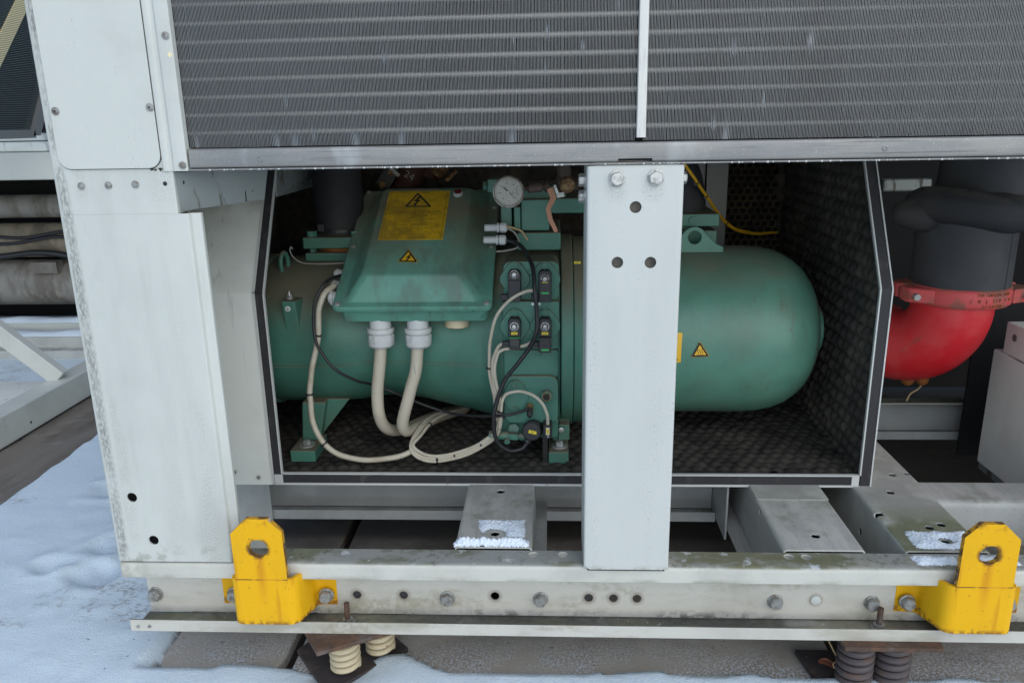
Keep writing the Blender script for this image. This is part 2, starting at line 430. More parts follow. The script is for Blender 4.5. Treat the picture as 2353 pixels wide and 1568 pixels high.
M['yellow'] = mat('yellow_lug_paint', (.80, .43, .006), .52, layers=[
    ((.66, .36, .012), [('noise', 8, .45, .72, (1, 1, .5)), ('const', .7)]),
    ((.42, .13, .012), [('noise', 13, .60, .70, (3.5, 1, .30), 5), ('const', .35)], .8),
    ((.50, .15, .012), [('grad', 'X', -.014, -.003), ('grad', 'X', .016, .003), ('grad', 'Z', .02, .15), ('grad', 'Z', .180, .172), ('noise', 60, .25, .5, (1, 1, .1)), ('const', .5)], .8),
    ((.16, .06, .022), [('rad', 0, .195, .0305, .0235), ('noise', 60, .36, .56), ('const', .9)], .9),
    ((.07, .045, .03), [('noise', 95, .655, .685, (1, 1, .8), 3), ('noise', 11, .50, .64), ('const', .85)], .9),
    ((.20, .07, .02), [('grad', 'Z', .010, .0), ('noise', 60, .40, .55), ('const', .8)], .9),
    ((.22, .08, .02), [('grad', 'Z', .245, .268), ('noise', 50, .46, .6), ('const', .7)], .9),
    ((.10, .07, .04), [('noise', 60, .68, .74, (1, 1, .25)), ('const', .8)], .9),
    ((.16, .06, .02), [('noise', 120, .66, .71), ('const', .8)], .9)], bump=[(240, .14, .0012), (30, .1, .003)], spec=.22)
M['lug_edge'] = mat('worn_yellow_edge', (.60, .31, .02), .6, layers=[
    ((.085, .045, .025), [('noise', 34, .46, .56), ('const', .9)], .9), ((.5, .46, .38), [('noise', 70, .64, .68), ('const', .8)])], bump=[(120, .4, .002)])
M['label'] = mat('yellow_label', (.74, .45, .010), .55, layers=[
    ((.24, .16, .03), [('noise', 11, .44, .60, (1, 1, 1), 3), ('const', .55)], .8), ((.12, .09, .03), [('noise', 130, .56, .68), ('const', .5)])])
M['label_clean'] = mat('yellow_sticker', (.80, .47, .02), .45, layers=[((.5, .32, .05), [('noise', 60, .55, .70), ('const', .4)])])
M['tag'] = mat('yellow_tag', (.78, .60, .03), .45)
M['ink'] = mat('black_ink', (.018, .016, .014), .6)
M['grey_ink'] = mat('grey_ink', (.12, .12, .11), .6)
M['green_ink'] = mat('green_print', (.05, .42, .12), .6)
M['white_tag'] = mat('white_tag', (.66, .68, .66), .5)
M['steel'] = mat('zinc_bolt', (.55, .55, .53), .38, .65, layers=[
    ((.26, .25, .22), [('noise', 60, .45, .66), ('const', .7)], .6), ((.20, .13, .07), [('noise', 110, .64, .72), ('const', .5)], .85)])
M['steel_dull'] = mat('weathered_bolt', (.34, .345, .33), .5, .5, layers=[
    ((.17, .14, .10), [('noise', 70, .48, .66), ('const', .75)], .8)])
M['rust'] = mat('rusted_steel', (.085, .052, .036), .85, .1, layers=[
    ((.17, .085, .045), [('noise', 40, .45, .64), ('const', .6)]), ((.14, .13, .12), [('noise', 14, .52, .66), ('const', .6)])], bump=[(110, .35, .002)])
M['plate'] = mat('dark_spring_plate', (.045, .036, .034), .8, layers=[
    ((.10, .075, .06), [('noise', 18, .48, .66), ('const', .7)]), ((.6, .63, .66), [('noise', 150, .72, .76), ('const', .8)])], bump=[(110, .3, .002)])
M['spring_cream'] = mat('cream_spring_paint', (.58, .49, .32), .45, layers=[
    ((.30, .13, .03), [('noise', 34, .60, .70, (1, 1, 1.6)), ('const', .8)], .8), ((.48, .40, .26), [('noise', 12, .45, .7), ('const', .6)])])
M['spring_brown'] = mat('brown_spring_paint', (.075, .060, .060), .6, layers=[
    ((.12, .07, .045), [('noise', 30, .52, .66), ('const', .6)])])
M['concrete'] = mat('concrete', (.45, .405, .34), .9, layers=[
    ((.29, .25, .20), [('noise', 3.2, .42, .68, (1, 1, 1), 6), ('const', .8)]),
    ((.42, .40, .36), [('noise', 14, .50, .70), ('const', .6)]),
    ((.09, .08, .065), [('noise', 60, .63, .72), ('const', .7)]),
    ((.06, .055, .048), [('noise', 1.6, .60, .70, (1, 2, 1), 6), ('const', .5)]),
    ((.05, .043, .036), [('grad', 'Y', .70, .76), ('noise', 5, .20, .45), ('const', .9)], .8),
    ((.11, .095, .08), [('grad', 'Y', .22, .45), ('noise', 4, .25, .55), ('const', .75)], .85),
    ((.72, .78, .84), [('grad', 'Y', .24, .05), ('noise', 150, .47, .58, (1, 1, 1), 3), ('noise', 3.4, .40, .56), ('const', .95)], .9)], bump=[(110, .35, .003), (18, .25, .01)])
M['concrete_brown'] = mat('dirty_concrete', (.20, .178, .148), .9, layers=[
    ((.115, .097, .078), [('noise', 2.6, .40, .62, (2, .6, 1), 6), ('const', .85)]), ((.26, .245, .22), [('noise', 11, .55, .7), ('const', .5)])], bump=[(90, .3, .003)])
M['snow'] = mat('snow', (.74, .83, .92), .75, sss=(.25, (.02, .03, .04), .5), layers=[], bump=[(75, .35, .006, (1, 1, 1), 5), (260, .5, .003)], spec=.3)
M['cable_cream'] = mat('cream_cable_sheath', (.50, .455, .36), .45, layers=[
    ((.34, .29, .20), [('noise', 14, .48, .70), ('const', .55)]), ((.10, .15, .10), [('noise', 50, .66, .70, (3, 3, .2)), ('const', .7)])])
M['cable_grey'] = mat('grey_cable_sheath', (.30, .29, .25), .5)
M['cable_black'] = mat('black_cable_sheath', (.018, .018, .020), .42)
M['cable_yellow'] = mat('yellow_cable_sheath', (.60, .33, .012), .5)
M['gland'] = mat('white_plastic_gland', (.56, .57, .555), .4, layers=[((.35, .34, .30), [('noise', 40, .62, .72), ('const', .6)])])
M['black_plastic'] = mat('black_plastic', (.020, .020, .021), .45, layers=[
    ((.055, .048, .040), [('up', .3, .9), ('noise', 20, .35, .6), ('const', .8)], .8)])
M['insulation'] = mat('black_pipe_insulation', (.022, .023, .026), .7, layers=[
    ((.050, .047, .044), [('noise', 5, .42, .70), ('const', .6)]), ((.14, .12, .09), [('up', .5, 1), ('noise', 8, .40, .64), ('const', .5)])], bump=[(140, .15, .0015), (6, .2, .02)], spec=.35)
M['insulation_grey'] = mat('grey_pipe_insulation', (.040, .042, .047), .65, layers=[
    ((.075, .075, .075), [('noise', 6, .42, .70), ('const', .6)]), ((.14, .125, .095), [('up', .4, 1), ('noise', 6, .35, .62), ('const', .6)])], bump=[(140, .12, .0015)], spec=.35)
M['red'] = mat('red_pipe_paint', (.58, .011, .020), .42, layers=[
    ((.58, .065, .065), [('noise', 5, .46, .66), ('const', .6)], .6), ((.50, .008, .014), [('noise', 8, .5, .68), ('const', .6)]),
    ((.30, .17, .14), [('noise', 170, .64, .72, (1, 1, .6)), ('noise', 6, .46, .68), ('const', .6)], .7)], bump=[(170, .12, .0012)])
M['red_dusty'] = mat('dusty_red_paint', (.54, .070, .070), .6, layers=[
    ((.17, .10, .065), [('noise', 18, .46, .62), ('const', .7)], .85), ((.20, .10, .06), [('up', .4, .9), ('noise', 9, .3, .6), ('const', .8)], .9)], bump=[(140, .2, .0015)])
M['orange_rust'] = mat('orange_rust', (.32, .11, .022), .85, layers=[((.14, .05, .015), [('noise', 40, .45, .62), ('const', .8)])], bump=[(90, .4, .003)])
M['copper'] = mat('faded_orange_handle', (.55, .25, .145), .5, layers=[((.36, .17, .10), [('noise', 40, .48, .66, (1, 1, .3)), ('const', .6)])])
M['brass'] = mat('tarnished_brass', (.30, .185, .085), .55, .35, layers=[((.10, .06, .03), [('noise', 55, .44, .60), ('const', .8)], .8), ((.42, .30, .17), [('noise', 34, .60, .70), ('const', .6)])], bump=[(150, .3, .002)])
M['brown_fitting'] = mat('brown_fitting', (.10, .070, .055), .6, .2, layers=[((.05, .035, .03), [('noise', 30, .45, .62), ('const', .7)])])
M['dial'] = mat('gauge_dial', (.44, .425, .38), .4, layers=[((.33, .32, .28), [('noise', 30, .45, .70), ('const', .5)])])
M['bezel'] = mat('gauge_bezel', (.34, .31, .26), .4, .6, layers=[((.11, .08, .055), [('noise', 34, .45, .60), ('const', .7)], .7)])
M['red_button'] = mat('red_button', (.17, .014, .016), .35)
M['leaf'] = mat('brown_leaf', (.30, .10, .05), .7)
M['straw'] = mat('dry_straw', (.48, .34, .17), .7)
M['lagging'] = mat('pipe_lagging', (.27, .255, .225), .65, layers=[
    ((.13, .11, .085), [('noise', 4, .42, .64, (2.5, 1, 1), 6), ('const', .8)]), ((.40, .36, .30), [('noise', 9, .55, .7, (3, 1, 1)), ('const', .5)])], bump=[(9, .12, .02, (3, 1, 1))])
M['lagging_tan'] = mat('tan_pipe_lagging', (.29, .245, .18), .7, layers=[((.12, .095, .065), [('noise', 5, .44, .66, (2, 1, 1), 6), ('const', .8)])], bump=[(9, .12, .02)])
M['louvre'] = mat('dark_louvre', (.10, .125, .125), .5, .2)
M['cream_plug_and_sunlight'] = mat('cream_plug_and_sunlight', (.80, .70, .42), .5)  # plug colour, also the sunlight painted on the neighbouring coil
M['maroon'] = mat('maroon_lagging', (.060, .022, .020), .7)
M['hole_dark'] = mat('dark_hole_back', (.035, .035, .037), .6)
M['zinc_dark'] = mat('dull_zinc', (.20, .205, .20), .5, .4)
M['inner_plate'] = mat('dull_inner_plate', (.20, .185, .16), .7, layers=[((.10, .085, .07), [('noise', 60, .50, .62), ('const', .7)])])
X3 = Vector((1, 0, 0)); Y3 = Vector((0, 1, 0)); Z3 = Vector((0, 0, 1)); OUT = Vector((0, -1, 0))
def nz(x, y, z=0, s=1): return noise.noise(Vector((x * s, y * s, z * s)))
def fbm(x, y, s=1, o=4, z=0):
    t = 0; a = .5
    for i in range(o): t += a * noise.noise(Vector((x * s, y * s, z + i * 7.1))); s *= 2.1; a *= .5
    return t

# ================================================================ SETTING
# ---- ground: one sheet to the horizon, snow where open, bare dark soil under the machine
def axis_lines(lo, hi, step, far):
    a = []; x = lo
    while x < hi: a.append(x); x += step
    a.append(hi); s = step
    x = hi
    while x < far: s *= 1.5; x += s; a.append(x)
    s = step; x = lo; pre = []
    while x > -far: s *= 1.5; x -= s; pre.append(x)
    return pre[::-1] + a
def snow_edge(x):
    e = .050 + .022 * nz(x * 2.3, 3.1) + .012 * nz(x * 11, 9.3) + .005 * nz(x * 40, 2)
    e += .07 * math.exp(-((x + .40) / .09) ** 2)
    return e
def sstep(a, b, x):
    t = max(0, min(1, (x - a) / (b - a))); return t * t * (3 - 2 * t)
def ground_h(x, y):
    s = .030 + .010 * fbm(x, y, 1.7) + .006 * fbm(x, y, 8, 4) + (.006 * max(0, fbm(x, y, 14, 3, 5)) if x < -1 else 0) - .030 * math.exp(-(((x + .55) / .12) ** 2 + ((y - .05) / .10) ** 2))
    if x < -1.0: s += .012 * sstep(-1.0, -1.5, x)
    # trodden spots left of the machine
    for (fx, fy, r) in ((-1.40, .60, .075), (-1.22, .56, .07), (-1.52, .47, .06), (-1.36, .42, .075), (-1.62, .98, .08), (-1.55, 1.25, .07), (-1.30, .92, .06)):
        d = math.hypot(x - fx, (y - fy) * 1.3) / r * (1 + .35 * nz(x * 9, y * 9, fx * 5))
        s -= .013 * math.exp(-d * d * d) * (1 + 1.1 * nz(x * 16, y * 20)) - .006 * math.exp(-((d - 1.3) / .35) ** 2) * (1 + nz(x * 18, y * 18))
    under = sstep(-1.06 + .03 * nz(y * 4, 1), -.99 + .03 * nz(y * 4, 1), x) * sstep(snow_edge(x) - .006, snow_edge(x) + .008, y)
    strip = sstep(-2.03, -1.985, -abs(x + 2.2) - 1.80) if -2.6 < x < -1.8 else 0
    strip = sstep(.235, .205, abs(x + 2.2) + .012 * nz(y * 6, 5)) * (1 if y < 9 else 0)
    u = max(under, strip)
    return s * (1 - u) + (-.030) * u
gx = axis_lines(-2.1, 1.6, .0145, 90); gy = axis_lines(-.30, 2.2, .0145, 90)
mb = MB(); n = len(gx)
mb.add([(x, y, ground_h(x, y) if (-6 < x < 5 and -4 < y < 8) else .01) for y in gy for x in gx],
       [(j * n + i, j * n + i + 1, (j + 1) * n + i + 1, (j + 1) * n + i) for j in range(len(gy) - 1) for i in range(n - 1)])
M['ground'] = mat('snow_ground', (.70, .81, .875), .8, layers=[
    ((.21, .19, .165), [('noise', 2.3, .545, .63, (1, 1.2, 0), 3, (.2, .4, 0)), ('noise', 60, .40, .62, (1, 1.5, 0), 6), ('noise', 11, .42, .56, (1, 1.6, 0)), ('grad', 'X', -1.0, -1.1), ('const', .6)]),
    ((.17, .15, .125), [('grad', 'Z', .012, -.004), ('noise', 16, .40, .54, (1, 1.6, 0), 6), ('const', .9)]),
    ((.12, .10, .085), [('noise', 30, .70, .735, (1, 1.6, 0), 2), ('noise', 2.2, .48, .60), ('const', .8)]),
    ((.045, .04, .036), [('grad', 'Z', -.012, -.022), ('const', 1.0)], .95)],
    bump=[(60, .30, .008, (1, 1, 1), 5), (240, .75, .004)], sss=(.15, (.02, .03, .04), .4), spec=.25)
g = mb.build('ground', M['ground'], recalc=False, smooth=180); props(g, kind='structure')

# ---- concrete slabs under the machine
def slab(name, label, x0, x1, y0, y1, r, mt, z1=0.0, group='concrete slabs under the machine', corners=(1, 1, 1, 1)):
    pts = []
    for k, (cx, cy, a) in enumerate(((x0, y0, 180), (x1, y0, 270), (x1, y1, 0), (x0, y1, 90))):
        rr = r if corners[k] else .004
        sx = 1 if cx == x0 else -1; sy = 1 if cy == y0 else -1
        for q in range(7):
            t = math.radians(a + 90 * q / 6); pts.append((cx + sx * rr + rr * math.cos(t), cy + sy * rr + rr * math.sin(t)))
    mb = MB(); mb.prism([(p[0], p[1], z1 - .08) for p in pts], (0, 0, .08))
    o = mb.build(name, mt, bevel=.006, base=((x0 + x1) / 2, 0, z1 - .08)); return props(o, label, 'slab', group)
slab('concrete_slab', 'short grey concrete slab with a rounded snowy corner under the left rail end', -1.012, -.688, .035, 2.1, .09, M['concrete'])
slab('concrete_slab', 'long grey concrete slab dusted with snow between the cream and brown springs', -.660, .715, -.02, 2.1, .07, M['concrete'], -.002)
slab('concrete_slab', 'concrete slab with snow streaks beneath the right yellow lug', .838, 2.4, -.05, 2.1, .05, M['concrete'], -.003)
slab('concrete_strip', 'brown stained concrete strip running through the snow beside the neighbouring frame', -2.41, -1.995, -3.0, 6.0, .02, M['concrete_brown'], .004, None)

# ================================================================ BASE FRAME
def rail(name, label, x0, x1, y0, mats, web_y=.0635, dx_web=.02, bolts=(), holes=(), ztop=.3475):
    t = thing(name, label, 'steel rail', (x0, y0, .150))
    up = fillet2([(0, .306), (0, ztop), (web_y, ztop), (web_y, .300)], {1: .012, 2: .006})
    lowp = fillet2([(web_y, .300), (web_y, .1685), (.0035, .1685)], {1: .006})
    def sweep(path, th, xa, xb):
        m = MB(); o2 = ribbon2(path, th)
        m.prism([(xa, y0 + p[0], p[1]) for p in o2], (xb - xa, 0, 0)); return m
    cut = MB()
    for h in holes: cut.cyl((h[0], y0 + web_y - .02, h[1]), (h[0], y0 + web_y + .02, h[1]), h[2], 24)
    # upper angle (lip + top flange)
    m = MB(); o2 = ribbon2(fillet2([(0, .306), (0, ztop), (web_y + .004, ztop)], {1: .012}), -.004)
    m.prism([(x0, y0 + p[0], p[1]) for p in o2], (x1 - x0, 0, 0))
    tc = MB()
    for px, py in ((1225, 1273), (1293, 1273), (1812, 1278), (1852, 1279)):
        if holes:
            q = P(px, py, Z=ztop); tc.cyl((q.x, q.y, ztop - .02), (q.x, q.y, ztop + .02), .0115, 20)
    m.build('top_flange', mats[0], t, bevel=.0012, cut=tc if tc.v else None)
    m = MB(); m.box(x0 + dx_web, x1, y0 + web_y, y0 + web_y + .004, .1725, ztop - .0045)
    m.build('web', mats[1], t, cut=cut if cut.v else None)
    m = MB(); m.box(x0 + .012, x1, y0 + .0042, y0 + web_y + .004, .1645, .1685); m.box(x0, x1, y0, y0 + .004, .160, .191)
    m.build('lower_flange', mats[1], t, bevel=.001)
    for b in bolts:
        m = MB(); hexbolt(m, (b[0], y0 + web_y, b[1]), (0, -1, 0), .0158, .014, .0186, .003, rot=b[2] if len(b) > 2 else .4)
        m.build('bolt', M['steel_dull'], t)
    return t
def web(px, py): q = P(px, py, Y=.0635); return (q.x, q.z)
fb = [web(358, 1362), web(1028, 1372), web(1242, 1374), web(1780, 1380), web(2002, 1383)]
fh = [(*web(x, y), .0105) for x, y in ((820, 1365), (927, 1366), (1137, 1368), (1352, 1372), (1409, 1373), (1463, 1374))]
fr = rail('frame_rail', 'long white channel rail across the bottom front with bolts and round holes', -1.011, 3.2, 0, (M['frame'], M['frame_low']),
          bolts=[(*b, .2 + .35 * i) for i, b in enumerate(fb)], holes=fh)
m = MB(); q = web(1873, 1377); m.lathe((q[0], .0635, q[1]), OUT, [(0, .012), (.003, .0118), (.0045, .009)], 24); m.build('hole_plug', M['white'], fr)
# plates behind some of the holes (bolt ends and the second web)
for k in (0, 1, 3):
    m = MB(); m.cyl((fh[k][0], .069, fh[k][1]), (fh[k][0], .075, fh[k][1]), .016, 16); m.build('hole_cover', M['hole_dark'], fr)
for px in (318, 344):
    m = MB(); q = P(px, 1437, Y=0); m.lathe((q.x, -.0002, q.z), OUT, [(0, .0042), (.002, .004), (.0028, .002)], 16); m.build('rivet', M['steel_dull'], fr)

rr_ = rail('frame_rail', 'white channel rail seen behind the front rail under the enclosure', -.90, .49, .556, (M['beam'], M['beam']), ztop=.340)
m = MB(); m.box(.4925, .4975, .44, .63, .168, .348); m.build('end_plate', M['beam'], rr_)
m = MB(); q = P(533, 1180, Y=.55); q2 = P(626, 1180, Y=.55); m.box(q.x - .1, q2.x, .548, .553, .02, .352); m.build('end_plate', M['beam'], rr_)
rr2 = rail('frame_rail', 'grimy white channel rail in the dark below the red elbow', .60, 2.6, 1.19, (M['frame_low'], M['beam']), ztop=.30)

# ---- cross beams (top of the base)
def cross_beam(label, x0, x1, mt, y1, holes=(), side_holes=(), step=None):
    t = thing('cross_beam', label, 'steel beam', ((x0 + x1) / 2, .0, .15), 'cross beams of the base frame')
    path = fillet2([(x0, .19), (x0, .354), (x1, .354), (x1, .19)], {1: .010, 2: .010})
    m = MB(); m.prism([(p[0], .0685, p[1]) for p in ribbon2(path, -.004)], (0, y1 - .0685, 0))
    c = MB()
    for px, py, r in holes:
        q = P(px, py, Z=.354); c.lathe((q.x, q.y, .30), Z3, [(0, r), (.1, r)], 6)
    for px, py in side_holes:
        q = P(px, py, X=x0); c.cyl((x0 - .02, q.y, q.z), (x0 + .02, q.y, q.z), .010, 16)
    m.build('beam', mt, t, bevel=.001, cut=c if c.v else None)
    m = MB(); m.box(x0 + .006, x1 - .006, .0690, y1, .190, .194); m.build('bottom_plate', M['black_void'], t)
    return t
cb1 = cross_beam('flat topped white cross beam with a band of snow left of the middle post', -.230, -.045, M['beam'], 1.6, [(1150, 1128, .012), (1137, 1225, .012)])
m = MB(); q0 = P(1233, 1180, Z=.20); m.box(-.0445, -.012, .069, .60, .196, .200); m.build('side_flange', M['beam'], cb1)
cb2 = cross_beam('grey topped cross beam with scratched lid right of the middle post', .541, .729, M['beam'], 1.6, [(1805, 1133, .012), (1873, 1230, .012)], [(1745, 1175), (1707, 1215)])
m = MB(); m.box(.5415, .7285, .318, .406, .3543, .3562); m.build('raised_strip', M['beam_moss'], cb2, bevel=.0015)
m = MB(); m.box(.500, .5405, .069, .60, .196, .200); m.build('side_flange', M['beam'], cb2)
cb3 = cross_beam('mossy cross beam with snow behind the right yellow lug', .819, 1.010, M['beam_moss'], 1.6,
                 [(2050, 1090, .011), (2045, 1072 + 58, .012), (2135, 1211, .012), (2162, 1204, .012), (2172, 1243, .012), (2083, 1087, .010)], [(2010, 1182), (1975, 1220)])
# ---- side beam between the right cross beam and what lies beyond
t = thing('cross_rail', 'white channel running right from the mossy beam below the cabinet', 'steel rail', (1.2, .45, .2))
m = MB(); path = fillet2([(.36, .20), (.36, .330), (.478, .330)], {1: .02})
m.prism([(1.0125, p[0], p[1]) for p in ribbon2(path, -.004)], (1.6, 0, 0)); m.build('channel', M['beam'], t, bevel=.001)
m = MB(); m.box(1.0125, 2.6, .30, .3595, .196, .200); m.build('lower_flange', M['frame_low'], t)

# ================================================================ POSTS
# ---- middle post
xL, xR, zB, zT = .0735, .2645, .3435, 1.2385
t = thing('support_post', 'speckled white post standing in the middle with two round headed bolts on top', 'steel post', ((xL + xR) / 2, -.006, zB))
path = fillet2([(xL, .13), (xL, -.006), (xR, -.006), (xR, .13)], {1: .007, 2: .007})
m = MB(); m.prism([(p[0], p[1], zB) for p in ribbon2(path, .004)], (0, 0, zT - zB))
# clipped lower corners
cut = MB()
for px, py in ((1460, 476), (1418, 603), (1494, 603)):
    q = P(px, py, Y=-.006); cut.cyl((q.x, -.05, q.z), (q.x, .03, q.z), .0118, 32)
for x, s in ((xL, 1), (xR, -1)):
    cut.prism([(x - .02 * s, -.05, zB - .01), (x + .012 * s, -.05, zB - .01), (x + .012 * s, -.05, zB + .0005), (x, -.05, zB + .010), (x - .02 * s, -.05, zB + .010)], (0, .048, 0))
m.build('post', M['post_mid'], t, bevel=.0008, cut=cut)
m = MB(); m.box(xL + .009, xR - .009, -.0052, -.0004, zB - .0032, zB - .0004); m.build('foot_gap_shadow', M['ink'], t)  # black strip painting the shadow line in the gap under the post
m = MB(); m.box(xL + .008, xR - .008, .012, .016, zT - .55, zT - .02); m.build('inner_plate', M['inner_plate'], t)
m = MB(); path = fillet2([(xL + .012, .10), (xL + .012, .0005), (xR - .010, .0005), (xR - .010, .10)], {1: .008, 2: .008})
m.prism([(p[0], p[1], zT - .06) for p in ribbon2(path, .004)], (0, 0, .066)); m.build('inner_sleeve', M['white'], t, bevel=.0008)
for k, (px, py) in enumerate(((1417, 410), (1506, 408))):
    q = P(px, py, Y=-.006); q.y = -.006
    m = MB(); m.lathe(q, OUT, [(0, .0168), (.002, .0168), (.003, .0155)], 36)
    m.lathe(q + OUT * .003, OUT, [(0, .0145), (.009, .0145), (.0115, .0125)], 6, rot=.25 + k * .4)
    m.lathe(q + OUT * .012, OUT, [(0, .0125), (.0018, .0118)], 32)
    b = m.build('bolt', M['steel'], t)
    m = MB()
    for i, ch in enumerate('LOBO-8.8-'):
        a = math.radians((200 if k == 0 else 130) - i * 40); c, s = math.cos(a), math.sin(a)
        o = q + OUT * .0139 + Vector((c, 0, s)) * .0086
        m.mesh(text_mesh(ch, .0052), frame(o, (s, 0, -c), (c, 0, s), OUT))
    m.build('lettering', M['grey_ink'], b, recalc=False)
for px, py, X, ax in ((1338, 413, xL, -1), (1334, 443, xL, -1), (1577, 412, xR, 1)):
    q = P(px, py, X=X + .006 * ax); q = Vector((X, .055 if px != 1334 else .062, q.z))
    m = MB(); hexbolt(m, q, (ax, 0, 0), .0135, .011, .0175, .003, rot=.5); m.build('side_bolt', M['steel'], t)

# ---- left corner post
pl = thing('corner_post', 'tall weathered white corner post at the left with a screwed on cover panel', 'steel post', (-1.016, 0, .343))
x0, x1 = -1.016, -.742
path = fillet2([(x0, .12), (x0, 0), (x1, 0), (x1 + .004, .010), (x1 + .022, .012), (x1 + .022, .022)], {1: .012, 2: .004, 3: .004, 4: .003})
m = MB(); o2 = ribbon2(path, .004); m.prism([(p[0], p[1], .3495) for p in o2], (0, 0, .8055))
cut = MB()
for px, py in ((303, 1142), (353, 1240)):
    q = P(px, py, Y=0); cut.cyl((q.x, -.05, q.z), (q.x, .008, q.z), .0118, 32)
m.build('lower_post', M['post_left'], pl, bevel=.0008, cut=cut)
m = MB(); m.box(x0 + .006, x1 - .004, .06, .063, .352, .70); m.build('inner_plate', M['zinc_dark'], pl)
m = MB(); m.box(x0 + .004, x1, .0035, .06, .3478, .3494); m.build('foot_gap_shadow', M['ink'], pl)  # shadow between post foot and rail, put in as a black strip
xu = -.762
path = fillet2([(x0, .12), (x0, 0), (xu, 0), (xu, .09)], {1: .012, 2: .003})
m = MB(); m.prism([(p[0], p[1], 1.1552) for p in ribbon2(path, .004)], (0, 0, 1.25)); m.build('upper_post', M['post_left'], pl, bevel=.0008)
# folded strip beside the coil, with its own steps
xs = P(432, 388, Y=-.004).x
m = MB(); path = [(-.782, .0), (-.779, -.0045), (-.769, -.0045), (-.766, -.0015), (-.759, -.0015), (-.756, -.005), (xs, -.005), (xs, .03)]
m.prism([(p[0], p[1], P(420, 393, Y=-.005).z) for p in ribbon2(fillet2(path, .002), .0025)], (0, 0, 1.15)); m.build('edge_strip', M['white'], pl, bevel=.0006)
# cover panel
q0 = P(133, 366, Y=-.004); q1 = P(372, 366, Y=-.004); zc = P(250, 388, Y=-.004).z
pts = rrect(q0.x, q1.x - .003, zc, zc + 1.15, .026, 6)
m = MB(); m.prism([(p[0], -.0045, p[1]) for p in pts], (0, .0042, 0)); cv = m.build('cover_panel', M['white'], pl, bevel=.0008)
pts = rrect(q0.x - .0011, q1.x - .0019, zc - .0011, zc + 1.15, .027, 6)
m = MB(); m.prism([(p[0], -.0022, p[1]) for p in pts], (0, .0021, 0)); m.build('panel_seal', M['gasket'], pl)
for px, py in ((127, 256), (344, 247)):
    q = P(px, py, Y=-.005); m = MB(); screw_head(m, (q.x, -.0045, q.z), OUT, .0055, .003); sc = m.build('screw', M['steel_dull'], cv)
    m = MB()
    for a in (.5, .5 + math.pi / 2):
        d = Vector((math.cos(a), 0, math.sin(a))) * .0035; w = Vector((-d.z, 0, d.x)) * .2; o = Vector((q.x, -.0081, q.z))
        m.add([o - d - w, o + d - w, o + d + w, o - d + w], [(0, 1, 2, 3)])
    m.build('cross_slot', M['ink'], sc)
# grime trapped round the panel edge
M['grime'] = mat('grime_deposit', (.05, .052, .038), .95, layers=[((.14, .14, .08), [('noise', 70, .5, .62), ('const', .8)])])
m = MB(); random.seed(3)
for k in range(150):
    t_ = random.random() ** .7; z = zc + .002 + t_ * .21; x = q1.x - .003 + abs(random.gauss(0, .0022))
    if random.random() < .25: x = q1.x - .003 - random.random() * .026; z = zc - abs(random.gauss(0, .003))
    r = random.uniform(.0006, .0022)
    m.lathe((x, -.0002, z), OUT, [(0, r), (.0008, r * .7)], 7)
m.build('grime', M['grime'], pl)
for px, py in ((186, 428), (248, 426), (310, 424), (382, 83), (421, 380)):
    q = P(px, py, Y=-.002); m = MB(); screw_head(m, (q.x, -.0002 if px < 330 else -.0052, q.z), OUT, .0052, .0035); m.build('rivet', M['steel_dull'], pl)
for px, py, mt in ((390, 126, M['cream_plug_and_sunlight']), (379, 422, M['ink'])):
    q = P(px, py, Y=-.0055 if py < 300 else -.0005); m = MB(); m.lathe((q.x, -.0051 if py < 300 else -.0001, q.z), OUT, [(0, .0045), (.0004, .0045)], 20); m.build('hole_plug', mt, pl)
# end panel of the machine behind the corner post, rear and top casing (they shade the inside)
t = thing('machine_casing', 'dark inside of the machine casing behind and above the compressor', 'machine casing', (0, 2.2, .35))
m = MB(); m.box(-1.012, -1.008, .122, 2.3, .36, 2.4); m.build('end_panel', M['grey_panel'], t)
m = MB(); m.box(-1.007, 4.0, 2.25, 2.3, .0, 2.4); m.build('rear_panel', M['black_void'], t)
m = MB(); m.box(-1.01, 4.0, .06, 2.24, 2.401, 2.43); m.build('roof_panel', M['grey_panel'], t)
m = MB(); m.box(3.96, 4.0, .06, 2.24, .36, 2.4); m.build('end_panel', M['black_void'], t)

# ================================================================ COIL
t = thing('coil_rail', 'grey galvanised rail running under the finned coil', 'steel rail', (0, 0, 1.24))
xa = P(434, 370, Y=-.004).x; xb = 1.9
m = MB(); path = fillet2([(.055, 1.283), (-.003, 1.283), (-.003, 1.2450), (.045, 1.2450)], {1: .006, 2: .004})
m.prism([(xa, p[0], p[1]) for p in ribbon2(path, .0025)], (xb - xa, 0, 0))
cut = MB(); qa = P(1420, 366, Y=-.003); qb = P(1498, 366, Y=-.003); cut.box(qa.x, qb.x, -.03, .02, 1.2425, 1.2515)
m.build('rail', M['galv'], t, bevel=.0006, cut=cut)
m = MB(); m.box(xa, xb, -.0095, .055, 1.2405, 1.2440); m.build('lip', M['galv'], t, bevel=.0012)
for px, py in ((598, 366), (2033, 341)):
    q = P(px, py, Y=-.003); m = MB(); m.lathe((q.x, -.0031, q.z), OUT, [(0, .006), (.0008, .006), (.0014, .0035), (.0004, .0022)], 20); m.build('rivet', M['galv'], t)
m = MB()
for k in range(140):
    x = random.uniform(xa, 1.06); r = random.uniform(.0008, .0024)
    m.lathe((x, -.0096, 1.242), OUT, [(0, r), (.0006, r * .8), (.0012, r * .3)], 6)
fd_ = m.build('frost_drops', M['trim'], t); fd_['kind'] = 'stuff'

